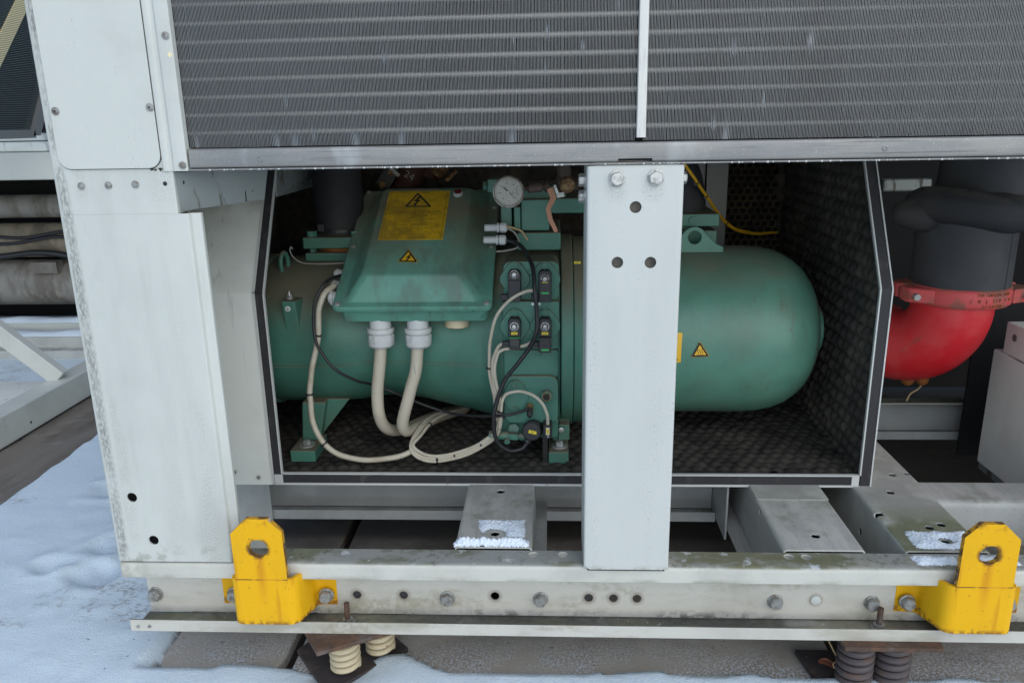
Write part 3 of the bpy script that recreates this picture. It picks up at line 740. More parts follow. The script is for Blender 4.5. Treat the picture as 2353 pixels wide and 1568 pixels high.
def coil(label, x0, x1, z0, z1):
    t = thing('finned_coil', label, 'coil', ((x0 + x1) / 2, .012, z0), 'finned condenser coils')
    pitch = .0027; n = int((x1 - x0) / pitch); rows = 26
    zs = [z0 + (z1 - z0) * k / rows for k in range(rows + 1)]
    zc_top = 1.62
    zs = sorted(set([z0 + .0135 * k for k in range(int((zc_top - z0) / .0135) + 1)] + [zc_top + .2, z1]))
    dents = []
    for k in range(9):
        dents.append((random.uniform(x0, x1), random.uniform(z0, 1.58), random.choice((-1, 1)) * random.uniform(.0025, .006), random.uniform(.002, .006), random.uniform(.006, .013)))
    for k in range(6):
        dents.append((random.uniform(x0, x1), z0, random.choice((-1, 1)) * random.uniform(.004, .008), random.uniform(.006, .012), .022))
    m = MB()
    for i in range(n):
        x = x0 + (i + .5) * pitch; jx = random.gauss(0, .00012); loc = [d for d in dents if abs(d[0] - x) < d[3] * 2.5]
        vs = []
        for k, z in enumerate(zs):
            w = jx + .00012 * math.sin(z * 150 + 1.3) + .00010 * nz(x * 900, z * 9)
            g_ = 0
            for d in loc:
                e_ = math.exp(-((x - d[0]) / d[3]) ** 2) * math.exp(-((z - d[1]) / d[4]) ** 2); w += d[2] * .45 * e_; g_ += .0013 * e_
            vs += [(x + w * .4 - .0002, .050, z), (x + w - .00028, .012, z), (x + w + .00028 + g_, .012 - g_ * .4, z), (x + w * .4 + .0002, .050, z)]
        fs = []
        for k in range(len(zs) - 1):
            a = 4 * k; b = a + 4
            fs += [(a, a + 1, b + 1, b), (a + 1, a + 2, b + 2, b + 1), (a + 2, a + 3, b + 3, b + 2)]
        m.add(vs, fs)
    m.build('fins', M['fin'], t, recalc=False, smooth=0)
    for z in TUBE_Z:
        if z0 < z < z1:
            m = MB(); m.cyl((x0, .0218, z), (x1, .0218, z), .0062, 12); m.build('tube', M['copper_tube'], t)
    m = MB(); m.box(x0, x1, .052, .056, z0, z1); m.build('backing', M['black_void'], t)
    return t
zr = [P(1350, y, Y=.02).z for y in (34, 78, 120, 165, 207, 248, 291)]
dz = (zr[0] - zr[-1]) / 6
TUBE_Z = [zr[-1] + dz * k for k in range(-1, 26)]
zc0 = 1.2855
xd = P(1472, 200, Y=.0).x
random.seed(11)
coil('left finned condenser coil between the corner post and the cream divider', P(436, 330, Y=.012).x - .004, xd - .006, zc0, 2.38)
coil('right finned condenser coil beyond the cream divider strip', xd + .008, 1.9, zc0, 2.38)
q = P(1458, 316, Y=-.004); q2 = P(1483, 316, Y=-.004)
t = thing('divider_strip', 'narrow cream upright strip between the two finned coils', 'metal strip', (q.x, -.004, zc0))
m = MB(); m.prism([(p[0], p[1], q.z) for p in ribbon2(fillet2([(q.x + .004, .03), (q.x + .0035, -.006), (q2.x, -.006), (q2.x, .03)], .002), .002)], (0, 0, 1.08)); m.build('strip', M['divider'], t, bevel=.0005)

# ---- tapered bracket below the coil beside the corner post
a0 = P(398, 396, Y=.004); a1 = P(405, 487, Y=.004); b1 = P(604, 458, Y=.20); b0 = P(612, 385, Y=.20)
t = thing('corner_bracket', 'streaked grey bracket plate under the coil beside the left post', 'bracket', tuple(a1))
m = MB(); m.prism([a0, a1, b1, b0], (.002, .004, 0)); m.build('plate', M['bracket'], t)
m = MB()
for px, py in ((420, 419), (432, 466), (573, 403), (577, 438), (556, 440)):
    f = (px - 400) / 205.0; q = P(px, py, Y=.004 + .196 * f - .0015); m.lathe(q, OUT, [(0, .004), (.001, .0036)], 14)
m.build('hole', M['ink'], t)
m = MB(); c0 = P(560, 398, Y=.155); c1 = P(566, 463, Y=.155); m.tube([c0, c1], .0012, 6); m.build('seam', M['ink'], t)

# ================================================================ LIFTING LUGS
def lug(label, xc, flip):
    t = thing('lifting_lug', label, 'lifting lug', (xc, -.02, .21), 'yellow lifting lugs bolted to the front rail')
    s = -1 if flip else 1
    def pt(x): return xc + s * x
    zb, zt = .2075, .325
    path = [(-.140, .0620), (-.082, .0620), (-.074, -.035), (.076, -.035), (.094, .0620), (.142, .0620)]
    path = fillet2(path, {1: .008, 2: .020, 3: .026, 4: .012}, 6)
    o2 = ribbon2(path, -.010) if False else ribbon2(path, .010)
    m = MB(); n = len(o2)
    def zlow(y): return zb + max(0, (y + .024)) * .0
    bot = [(pt(p[0]), p[1], zb + (0 if p[1] < -.012 else min(1, (p[1] + .012) / .05) * .0)) for p in o2]
    top = []
    for p in o2:
        top.append((pt(p[0]), p[1], zt if p[1] < .045 else .300))
    bot = [(b[0], b[1], b[2] if b[1] < -.006 else (.2075 if b[1] < .03 else .1975)) for b in bot]
    m.rings([bot, top], cap=False)
    k = n // 2
    for ring in (0, n):
        for i in range(k - 1):
            m.f.append([ring + i, ring + i + 1, ring + n - 2 - i, ring + n - 1 - i]); m.m.append(0)
    m.build('saddle', M['yellow'], t, bevel=.0012)
    # plate with the eye
    w, ch = .060, .036
    pts = [(-.060, zt - .010), (.060, zt - .010), (.058, .4475), (.026, .4790), (-.022, .4790), (-.060, .4420)]
    m = MB(); m.prism([(pt(p[0]), -.0347, p[1]) for p in pts], (0, .0135, 0))
    c = MB(); c.cyl((pt(0), -.08, .405), (pt(0), .02, .405), .0225, 40)
    o = m.build('eye_plate', [M['yellow'], M['lug_edge']], t, cut=c)
    for p in o.data.polygons:
        if abs(p.normal.y) < .7: p.material_index = 1
    for x in (-.107, .119):
        m = MB(); hexbolt(m, (pt(x), .0520, .231), OUT, .0158, .014, .0186, .003, rot=x * 7); m.build('bolt', M['steel_dull'], t)
    # weld line
    m = MB(); m.box(pt(-.0595) if s > 0 else pt(.0595), pt(.0595) if s > 0 else pt(-.0595), -.0358, -.0346, zt + .0003, zt + .0018); m.build('weld_line', M['lug_edge'], t)
    return t
lug('yellow steel lifting lug bolted to the rail below the corner post', -.6625, False)
lug('yellow steel lifting lug bolted to the rail at the far right end', .9485, True)

# ================================================================ SPRING MOUNTS
def spring_mount(label, rot, c, mt_spring, springs, plate_pts, base_pts, stud, turns, r, zb=.024, zt=.146):
    t = thing('spring_mount', label, 'spring mount', (c[0], c[1], .0), 'spring mounts under the front rail')
    m = MB(); m.prism([(p[0], p[1], .1485) for p in plate_pts], (0, 0, .0105)); m.build('top_plate', M['rust'], t, bevel=.001)
    m = MB(); m.prism([(p[0], p[1], .004) for p in base_pts], (0, 0, .012)); m.build('base_plate', M['plate'], t, bevel=.001)
    for sx, sy in springs:
        pts = []; rad = []
        N = turns * 28
        wire = (zt - zb) / turns * .43
        for k in range(N + 1):
            a = 2 * math.pi * k / 28; f = k / N
            z = zb + wire + (zt - zb - 2 * wire) * max(0, min(1, (f - .07) / .86))
            pts.append((sx + (r - wire) * math.cos(a), sy + (r - wire) * math.sin(a), z))
        m = MB(); m.tube(pts, wire, 10); m.build('spring', mt_spring, t)
        m = MB(); m.cyl((sx, sy, .016), (sx, sy, .147), r * .5, 16); m.build('core', M['black_void'], t)
    m = MB(); sx, sy = stud
    m.cyl((sx, sy, .159), (sx, sy, .224), .0066, 16); m.build('stud', M['rust'], t)
    m = MB(); m.lathe((sx, sy, .1687), Z3, [(0, .018), (.003, .018)], 24); m.lathe((sx, sy, .1717), Z3, [(0, .0135), (.011, .0135)], 6); m.build('nut', M['steel_dull'], t)
    return t
s1 = P(787, 1556, Z=.02); s2 = P(868, 1514, Z=.02)
q = [P(728, 1507, Z=.1485), P(697, 1452, Z=.1485), P(905, 1395, Z=.1485), P(960, 1440, Z=.1485)]
bp = [P(752, 1600, Z=.004), P(683, 1500, Z=.004), P(830, 1400, Z=.004), P(938, 1496, Z=.004)]
st = P(797, 1400, Y=.030)
spring_mount('spring mount with two cream coil springs skewed under the left part of the rail', 0, (s1.x, s1.y), M['spring_cream'],
             [(s1.x, s1.y + .036), (s2.x, s2.y + .036)], [(v.x, v.y) for v in q], [(v.x, v.y) for v in bp], (st.x, .030), 7, .0385)
q = [P(1942, 1496, Z=.1485), P(1925, 1470, Z=.1485), P(2150, 1475, Z=.1485), P(2140, 1496, Z=.1485)]
q = [(q[0].x, -.022), (q[0].x - .012, .10), (q[2].x + .02, .10), (q[2].x + .0, -.022)]
st = P(2020, 1425, Y=.035)
a = P(1984, 1500, Z=.13); b = P(2073, 1500, Z=.13)
spring_mount('spring mount with two dark brown coil springs under the right part of the rail', 0, (a.x, .04), M['spring_brown'],
             [(a.x, .038), (b.x, .046)], q, [(a.x - .07, -.02), (a.x - .10, .16), (b.x + .04, .16), (b.x + .062, -.02)], (st.x, .035), 6, .043)
# ================================================================ ENCLOSURE
ZB = .352
def yf(z): return .405 if z < .9 else .405 + .62 * (z - .9)
en = thing('compressor_enclosure', 'open foam lined enclosure around the green compressor with black edged opening', 'enclosure', (-.05, .405, ZB))
def facing(name, xa, xb, mt, dy, th, z0, z1=1.32, bevel=0):
    path = [(yf(z0) + dy, z0), (yf(.9) + dy, .9), (yf(z1) + dy, z1)]
    o2 = ribbon2(path, -th); m = MB(); m.prism([(xa, p[0], p[1]) for p in o2], (xb - xa, 0, 0))
    return m.build(name, mt, en, bevel=bevel, smooth=30)
facing('front_panel', -1.006, -.786, M['panel'], .003, .010, .347, bevel=.001)
facing('panel_fold', -.7855, -.778, M['trim'], .0, .016, .350)
facing('gasket', -.7775, -.7565, M['gasket'], -.001, .008, ZB + .001)
facing('edge_trim', -.7563, -.7525, M['trim'], -.003, .010, .384)
facing('edge_trim', .8355, .8392, M['trim'], -.003, .010, .385)
facing('gasket', .8394, .8650, M['gasket'], -.001, .008, .350)
facing('edge_trim', .8652, .8688, M['trim'], -.003, .010, .350)
m = MB(); m.box(.8352, .8688, .402, .413, .3462, .3498); m.build('edge_trim', M['trim'], en)
m = MB(); m.box(-.752, .815, .404, .411, .3562, .3818); m.build('gasket', M['gasket'], en, bevel=.001)
m = MB(); m.box(-.752, .835, .402, .413, .3820, .3855); m.build('edge_trim', M['trim'], en)
m = MB(); m.box(-.775, .835, .402, .420, .3502, .3560); m.build('edge_trim', M['trim'], en)
for xa, xb in ((-.7760, -.7525), (.8155, .8350)):
    m = MB(); m.box(xa, xb, .4015, .411, .3565, .3815); m.build('corner_patch', M['trim'], en)
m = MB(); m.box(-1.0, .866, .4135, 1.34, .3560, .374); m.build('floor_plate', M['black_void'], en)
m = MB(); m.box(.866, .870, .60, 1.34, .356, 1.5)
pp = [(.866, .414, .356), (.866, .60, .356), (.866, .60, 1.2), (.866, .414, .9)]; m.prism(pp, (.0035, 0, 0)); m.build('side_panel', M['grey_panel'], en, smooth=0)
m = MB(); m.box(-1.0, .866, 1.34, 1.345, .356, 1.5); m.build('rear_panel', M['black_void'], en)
for px, py in ((539, 1083), (595, 1095)):
    q = P(px, py, Y=.405); m = MB(); screw_head(m, (q.x, .4029, q.z), OUT, .004, .003); m.build('rivet', M['steel_dull'], en)
q = P(592, 672, Y=.40); m = MB(); m.tube([q + Vector((-.014, 0, .0003)), q, q + Vector((.014, -.001, -.002))], .0012, 6); m.build('wire_end', M['ink'], en)
# egg-crate linings
def egg(u, v, p=.037, amp=.013):
    w = v / (p * .866); k = math.floor(w); best = 0
    for kk in (k, k + 1):
        off = .5 * p if kk % 2 else 0; c0 = math.floor((u - off) / p)
        for cc in (c0, c0 + 1):
            jx = .18 * p * nz(cc * 1.7, kk * 2.3, 1); jy = .18 * p * nz(cc * 1.3, kk * 1.9, 5); ja = 1 + .35 * nz(cc * 3.1, kk * 2.7, 9)
            d = math.hypot(u - (cc * p + off + jx), v - (kk * p * .866 + jy)) / (p * .62)
            best = max(best, ja * (1 - d * d) if d < 1 else 0)
    return amp * best
random.seed(5)
x0, x1, y0, y1 = -.998, .862, .414, 1.335
m = MB(); m.grid(330, 165, lambda u, v: (x0 + (x1 - x0) * u, y0 + (y1 - y0) * v, .3745 + egg(x0 + (x1 - x0) * u, y0 + (y1 - y0) * v) * (1 + .3 * nz(u * 9, v * 6)) + .004 * nz(u * 25, v * 14)))
m.build('floor_lining', M['foam'], en, recalc=False, smooth=180)
z0, z1 = .375, 1.42
def sidep(u, v):
    z = z0 + (z1 - z0) * v; ya = yf(z) + .010; y = ya + (1.335 - ya) * u
    return (.8655 - .012 - egg(y, z, .044, .019), y, z)
m = MB(); m.grid(165, 185, sidep); m.build('side_lining', M['foam_dark'], en, smooth=180)
m = MB(); m.grid(250, 100, lambda u, v: (-.998 + 1.84 * u, 1.333 - egg(-.998 + 1.84 * u, .376 + 1.0 * v, .04, .014), .376 + 1.0 * v)); m.build('rear_lining', M['foam_dark'], en, smooth=180)
m = MB(); m.grid(60, 80, lambda u, v: (-1.0 + egg(.42 + .9 * u, .376 + .9 * v, .04, .014), .45 + .88 * u, .376 + .95 * v)); m.build('side_lining', M['foam_dark'], en, smooth=180)
# pitted foam sheet at the back right corner
t = thing('pitted_foam_sheet', 'brown honeycomb pitted foam sheet hanging behind the vessel near the right lining', 'foam sheet', tuple(P(1700, 570, Y=1.27)))
outline = [(1668, 360), (1660, 440), (1650, 452), (1644, 492), (1648, 512), (1636, 540), (1652, 590), (1790, 590), (1783, 360)]
ol = [P(x, y, Y=1.27) for x, y in outline]
def inside(x, z):
    c = False
    for i in range(len(ol)):
        a, b = ol[i], ol[i - 1]
        if (a.z > z) != (b.z > z) and x < (b.x - a.x) * (z - a.z) / (b.z - a.z) + a.x: c = not c
    return c
m = MB(); pit = .0265; rows = 26; random.seed(4)
for r in range(rows):
    for c in range(13):
        cx = .58 + c * pit + (pit / 2 if r % 2 else 0); cz = .82 + r * pit * .86
        if not inside(cx, cz): continue
        R = []
        for rr, yy in ((pit * .575, 1.266), (pit * .50, 1.262), (pit * .40, 1.270), (pit * .27, 1.292)):
            R.append([(cx + rr * math.cos(math.radians(60 * k + 30)), yy, cz + rr * math.sin(math.radians(60 * k + 30))) for k in range(6)])
        m.rings(R, cap=False); b = len(m.v) - 6; m.f.append([b + i for i in range(6)]); m.m.append(0)
        fl = len(m.f)
        for i in range(6): m.m[fl - 1 - i] = 1
        m.m[fl - 1] = 1
m.build('foam_sheet', [M['foam_ridge'], M['black_void']], t, recalc=False, smooth=0)
# grey sheet and strut seen through the upper right
t = thing('inner_strut', 'dull grey strut standing behind the black discharge pipe', 'strut', tuple(P(1640, 560, Y=1.2)))
a = P(1625, 380, Y=1.22); b = P(1662, 590, Y=1.22); m = MB(); m.box(a.x, b.x, 1.22, 1.23, b.z, a.z + .1); m.box(a.x - .09, a.x - .002, 1.24, 1.25, b.z, a.z + .1); m.build('strut', M['zinc_dark'], t)
t = thing('inner_brace', 'dark grey brace running back above the suction flange', 'brace', tuple(P(640, 450, Y=.7)))
a0 = P(630, 385, Y=.62); a1 = P(634, 452, Y=.62); b1 = P(722, 428, Y=1.0); b0 = P(738, 385, Y=1.0)
m = MB(); m.prism([a0, a1, b1, b0], (.003, .003, 0)); m.build('plate', M['bracket'], t)

# ================================================================ COMPRESSOR
AY, AZ = .75, .707
def XA(px): return P(px, 765, Y=AY).x
cp = thing('screw_compressor', 'big green screw compressor with a sloping terminal box inside the enclosure', 'compressor', (0, AY, .383))
G = M['green']
def selli(X, cy, cz, ry, rz, n, t):
    c, s = math.cos(t), math.sin(t)
    return Vector((X, cy + ry * math.copysign(abs(c) ** (2 / n), c), cz + rz * math.copysign(abs(s) ** (2 / n), s)))
def loft(mb, secs, seg=72, cap=True):
    mb.rings([[selli(*s, 2 * math.pi * k / seg) for k in range(seg)] for s in secs], cap)
# motor housing and its taper into the rotor housing
secs = [(XA(641), AY, AZ + .008, .220, .221, 2), (XA(645), AY, AZ + .008, .223, .224, 2), (XA(790), AY, AZ + .008, .223, .224, 2), (XA(835), AY, AZ + .008, .220, .219, 2), (XA(880), AY, AZ + .010, .216, .210, 2),
        (XA(930), AY, AZ + .008, .214, .206, 2), (XA(980), AY, AZ + .004, .218, .211, 2), (XA(1040), AY, AZ - .003, .226, .226, 2), (XA(1100), AY, AZ - .004, .238, .243, 2.1), (XA(1150), AY, AZ - .003, .250, .256, 2.3)]
m = MB(); loft(m, secs); m.build('motor_housing', G, cp, smooth=50)
# parting seam
m = MB()
for dzz in (0, .0105):
    pts = []
    for s in secs[1:]:
        zz = .655 + dzz + (.006 if s[0] > XA(860) else 0); k = (zz - s[2]) / s[4]
        pts.append(Vector((s[0], s[1] - s[3] * math.sqrt(max(0, 1 - k * k)) - .0005, zz)))
    m.tube(catmull(pts, 4), .0015, 6)
m.build('parting_seam', G, cp)
# end cover with its bolts
m = MB(); m.lathe((XA(614), AY, AZ + .008), X3, [(-.03, .10), (-.005, .19), (0, .222), (.004, .2315), (XA(650) - XA(614), .2315), (XA(653) - XA(614), .227), (XA(653) - XA(614), .20)], 72)
ec = m.build('end_cover', G, cp, smooth=40)
for a in range(0, 360, 24):
    c, s = math.cos(math.radians(a)), math.sin(math.radians(a))
    m = MB(); m.lathe((XA(614) + .001, AY + .196 * c, AZ + .196 * s), -X3, [(0, .014), (.014, .014)], 6); m.build('cover_bolt', G, ec)
m = MB()   # lifting eye on the end cover
pts = []
for k in range(25):
    a = math.pi * k / 24; pts.append((XA(648) - .022 + .0 , .70 + .026 * math.cos(a) * 1.0, .930 + .030 * math.sin(a)))
e0 = P(652, 590, Y=.66)
m.tube([(e0.x + .005, .672, e0.z - .075)] + [(e0.x + .006 * math.cos(math.pi * k / 16), .66 + .016 * math.cos(math.pi * k / 16), e0.z - .020 + .032 * math.sin(math.pi * k / 16)) for k in range(-3, 20)] + [(e0.x - .005, .648, e0.z - .075)], .0068, 10)
m.build('lifting_eye', G, cp)
# rotor housing
secs2 = [(XA(1148), AY, AZ - .004, .252, .258, 2.4), (XA(1165), AY, AZ - .003, .258, .262, 2.7), (XA(1284), AY, AZ - .003, .258, .264, 2.8)]
m = MB(); loft(m, secs2); m.build('rotor_housing', G, cp, smooth=50)
def pbox(mb, x0, y0, x1, y1, Yf, depth, r=.006):
    a = P(x0, (y0 + y1) / 2, Y=Yf); b = P(x1, (y0 + y1) / 2, Y=Yf); xm = (x0 + x1) / 2
    c = P(xm, y0, Y=Yf); d = P(xm, y1, Y=Yf)
    pts = rrect(a.x, b.x, d.z, c.z, min(r, (b.x - a.x) * .45, (c.z - d.z) * .45), 4)
    mb.prism([(p[0], Yf, p[1]) for p in pts], (0, depth, 0)); return (a.x, b.x, d.z, c.z)
m = MB(); pbox(m, 1156, 600, 1284, 692, .500, .12, .02); pbox(m, 1154, 692, 1284, 802, .478, .14, .008); m.build('valve_plate', G, cp, bevel=.003, smooth=40)
m = MB(); pbox(m, 1157, 803, 1284, 866, .4835, .1, .010); m.build('valve_plate', G, cp, bevel=.003)
m = MB(); pbox(m, 1157, 863, 1282, 972, .472, .12, .024); pbox(m, 1206, 965, 1246, 1003, .480, .1, .008); m.build('valve_plate', G, cp, bevel=.004)
m = MB(); pbox(m, 1150, 960, 1282, 1005, .50, .14, .012); m.build('valve_plate', G, cp, bevel=.004)
# flanges
m = MB(); m.lathe((XA(1286), AY, AZ), X3, [(0, .262), (.0, .286), (.003, .290), (XA(1311) - XA(1286) - .003, .290), (XA(1311) - XA(1286), .287), (XA(1311) - XA(1286), .25)], 90); m.build('flange', G, cp, smooth=30)
m = MB(); m.lathe((XA(1312), AY, AZ), X3, [(0, .25), (.0, .280), (.003, .283), (.034, .283), (.038, .279), (.042, .255)], 90); fl2 = m.build('flange', G, cp, smooth=30)
# oil separator vessel
prof = [(1338, .246), (1400, .2485), (1560, .2505), (1690, .2505), (1728, .2475), (1760, .239), (1785, .226), (1806, .208), (1825, .186), (1839, .160), (1850, .132), (1857, .105), (1861, .082)]
m = MB(); m.lathe((0, AY, AZ), X3, [(XA(x), r) for x, r in prof], 96); m.build('oil_separator', M['green_vessel'], cp, smooth=180)
m = MB(); m.lathe((0, AY, AZ), X3, [(XA(1858), .074), (XA(1872), .074), (XA(1875), .066), (XA(1875.5), .02)], 48); m.build('end_cap', M['green_vessel'], cp, smooth=40)
# eye lug on the vessel
c = P(1594, 540, Y=AY - .05)
pts = [(-.085, -.040), (-.062, -.030), (-.040, -.002), (-.026, .016), (-.010, .0245), (.008, .0250), (.022, .018), (.040, -.002), (.062, -.024), (.085, -.034), (.085, -.06), (-.085, -.06)]
m = MB(); m.prism([(c.x + p[0], c.y - .008, c.z + p[1]) for p in pts], (0, .018, 0)); ct = MB(); ct.cyl((c.x + .001, c.y - .05, c.z - .006), (c.x + .001, c.y + .05, c.z - .006), .0185, 32)
m.build('lifting_eye', M['green_vessel'], cp, bevel=.003, cut=ct)
# feet
def foot(pa, pb, y0, xleg0, xleg1, ztop):
    a = P(*pa, Z=.383); b = P(*pb, Z=.383); m = MB()
    m.box(a.x, b.x, y0, y0 + .13, .381, .417)
    ft = m.build('foot', G, cp, bevel=.003)
    w = (b.x - a.x)
    cxm = (a.x + b.x) / 2 + .002
    m = MB(); m.lathe((cxm, y0 + .042, .417), Z3, [(0, .0235), (.0035, .0235)], 32); m.build('washer', M['steel'], ft)
    m = MB(); m.lathe((cxm, y0 + .042, .4205), Z3, [(0, .0115), (.011, .0115), (.0125, .010)], 6); m.build('foot_bolt', M['steel'], ft)
    m = MB()
    A = [(a.x + .012, y0 + .078, .4165), (b.x - .006, y0 + .078, .4165), (b.x - .006, y0 + .125, .4165), (a.x + .012, y0 + .125, .4165)]
    B = [(xleg0, y0 + .085, ztop), (xleg1, y0 + .085, ztop), (xleg1, y0 + .17, ztop), (xleg0, y0 + .17, ztop)]
    m.hexa(A, B); m.build('leg', G, cp, bevel=.006, seg=3)
    return a, b
a = P(697, 918, Y=.59).x; b = P(752, 918, Y=.59).x
fa, fb_ = foot((668, 1060), (725, 1060), .486, a, b, .535)
m = MB(); A = [(b - .005, .60, .53), (b - .005, .66, .53), (fb_.x - .004, .60, .42), (fb_.x - .004, .585, .42)]
m.prism([(b - .004, .60, .535), (P(805, 915, Y=.61).x, .60, .535), (fb_.x - .012, .60, .4175)], (0, .02, 0)); m.build('leg_rib', G, cp, bevel=.003)
foot((1260, 1064), (1306, 1064), .482, P(1255, 975, Y=.57).x, P(1310, 975, Y=.57).x, .50)
m = MB(); q = P(1252, 1005, Y=.49); m.box(q.x - .007, q.x + .007, .485, .50, .383, .47); m.build('rubber_strip', M['black_plastic'], cp)
m = MB(); pbox(m, 1283, 975, 1308, 1010, .53, .08, .004); m.build('leg', G, cp, bevel=.002)
m = MB(); q = P(1289, 985, Y=.525); m.lathe(q, OUT, [(-.01, .004), (.004, .004), (.005, .008), (.009, .008), (.010, .005)], 16); m.build('grease_nipple', M['steel'], cp)
# earth terminal block on the motor
m = MB(); a = P(645, 692, Y=.520); b = P(676, 692, Y=.520); d = P(660, 800, Y=.535)
m.hexa([(a.x, .520, a.z), (b.x, .520, a.z), (b.x + .014, .60, a.z), (a.x, .60, a.z)], [(a.x + .004, .545, d.z - .02), (b.x + .006, .545, d.z - .02), (b.x + .02, .60, d.z - .02), (a.x + .004, .60, d.z - .02)])
eb = m.build('earth_block', G, cp, bevel=.004)
q = P(661, 709, Y=.5225); m = MB(); m.lathe(q, OUT, [(-.001, .0075), (.0008, .0075)], 24); es = m.build('earth_sticker', M['white_tag'], eb)
m = MB()
for zz, hw in ((.0, .0058), (-.0022, .0040), (-.0042, .0022)): m.box(q.x - hw, q.x + hw, q.y - .0013, q.y - .0009, q.z + zz - .0005, q.z + zz + .0005)
m.box(q.x - .0005, q.x + .0005, q.y - .0013, q.y - .0009, q.z + .0006, q.z + .006); m.build('earth_sign', M['ink'], eb)
q = P(666, 690, Y=.545); m = MB(); m.lathe(q, Z3, [(0, .0085), (.006, .0085)], 6); m.lathe(q + Z3 * .006, Z3, [(0, .011), (.002, .011)], 20); m.lathe(q + Z3 * .008, Z3, [(0, .0075), (.008, .0075)], 6); m.cyl(q + Z3 * .016, q + Z3 * .027, .0045, 12, .002); m.build('earth_stud', M['steel'], eb)
# suction flange and its bolts
q0 = P(694, 546, Y=.70); q1 = P(694, 572, Y=.70); q2 = P(694, 582, Y=.70); q3 = P(694, 606, Y=.70); xr = q0.x + .215
m = MB(); m.box(q0.x, xr, .70, .92, q1.z, q0.z); m.build('suction_flange', G, cp, bevel=.004)
m = MB(); m.box(q0.x + .002, xr, .705, .92, q3.z - .02, q2.z); m.build('suction_flange', G, cp, bevel=.004)
m = MB(); m.lathe(((q0.x + xr) / 2, .81, q2.z), Z3, [(-.002, .088), (q1.z - q2.z + .002, .088)], 40); m.build('flange_seal', M['orange_rust'], cp)
for x in (q0.x + .022, xr - .062, xr - .022):
    m = MB(); m.lathe((x, .725, q0.z), Z3, [(-.08, .010), (0, .010), (0, .0155), (.016, .0155)], 6, rot=.3); m.build('flange_bolt', G, cp)
# discharge stop valve block behind the gauge
m = MB()
pbox(m, 1197, 458, 1262, 530, .60, .2, .006); pbox(m, 1262, 455, 1345, 490, .61, .2, .012); pbox(m, 1150, 470, 1176, 530, .61, .16, .004); pbox(m, 1180, 475, 1196, 530, .603, .16, .004)
pbox(m, 1119, 411, 1150, 442, .61, .1, .004); pbox(m, 1150, 428, 1300, 460, .63, .2, .006); pbox(m, 1188, 534, 1288, 575, .595, .3, .006)
m.build('discharge_block', G, cp, bevel=.004, smooth=40)
m = MB(); q = P(1118, 426, Y=.62); m.lathe(q, -X3, [(0, .012), (.010, .012)], 6); m.build('block_bolt', G, cp)
# oil line flange at the right
m = MB(); q0 = P(1560, 492, Y=.76); q1 = P(1652, 520, Y=.76); q2 = P(1652, 530, Y=.76); q3 = P(1652, 575, Y=.76)
m.box(q0.x - .05, q1.x, .76, .96, q1.z, q0.z); m.box(q0.x - .05, q1.x - .004, .766, .96, q3.z, q2.z); m.lathe((q0.x - .0, .86, q2.z - .001), Z3, [(0, .06), (q1.z - q2.z + .002, .06)], 30); m.build('oil_line_flange', G, cp, bevel=.003)
m = MB(); q = P(1592, 507, Y=.759); m.lathe(q, OUT, [(-.002, .013), (.003, .012)], 30); m.build('flange_tab', G, cp)

# ---- terminal box, built on its own sloping frame
ang = math.atan2(.259, .47)
O = Vector((-.580, .43, .858)); EU = Vector((1, 0, 0)); EV = Vector((0, math.cos(ang), math.sin(ang))); EW = Vector((0, -math.sin(ang), math.cos(ang)))
def L(u, v, w): return O + EU * u + EV * v + EW * w
W_, H_, FH = .424, .535, .055
tb = MB(); tb.prism([L(p[0], p[1], -.014) for p in rrect(.012, W_ - .012, .006, H_, .02, 5)], EW * -.050)
tbx = tb.build('terminal_box', M['green_lid'], cp, bevel=.004, seg=3)
BASE[tbx.name] = BASE[cp.name]
m = MB()
def ring(u0, u1, v0, v1, r, w): return [L(p[0], p[1], w) for p in rrect(u0, u1, v0, v1, r, 6)]
R = [ring(.0, W_, -.008, H_ + .004, .016, -.0135), ring(-.0015, W_ + .0015, -.010, H_ + .006, .017, -.010), ring(-.0015, W_ + .0015, -.010, H_ + .006, .017, -.001), ring(.002, W_ - .002, -.006, H_ + .002, .015, .0015),
     ring(.026, W_ - .024, .012, H_ - .012, .02, .0020), ring(.034, W_ - .031, .017, H_ - .02, .022, .006), ring(.0725, .3495, .0585, .477, .022, FH - .0055), ring(.0755, .3465, .0625, .472, .022, FH - .0020), ring(.081, .341, .068, .465, .02, FH)]
m.rings(R); m.build('lid', M['green_lid'], tbx, smooth=28)
for px, py in ((768, 703), (804, 566), (843, 441), (1120, 704), (1130, 566), (1141, 478)):
    q = PN(px, py, L(0, 0, .002), EW); d = q - O; q = L(min(max(d.x, .012), W_ - .012), min(max(d.dot(EV), .006), H_ - .006), .0015)
    m = MB(); m.lathe(q, EW, [(0, .0076), (.0035, .0072), (.0052, .004)], 20); m.build('screw', M['steel'], tbx)
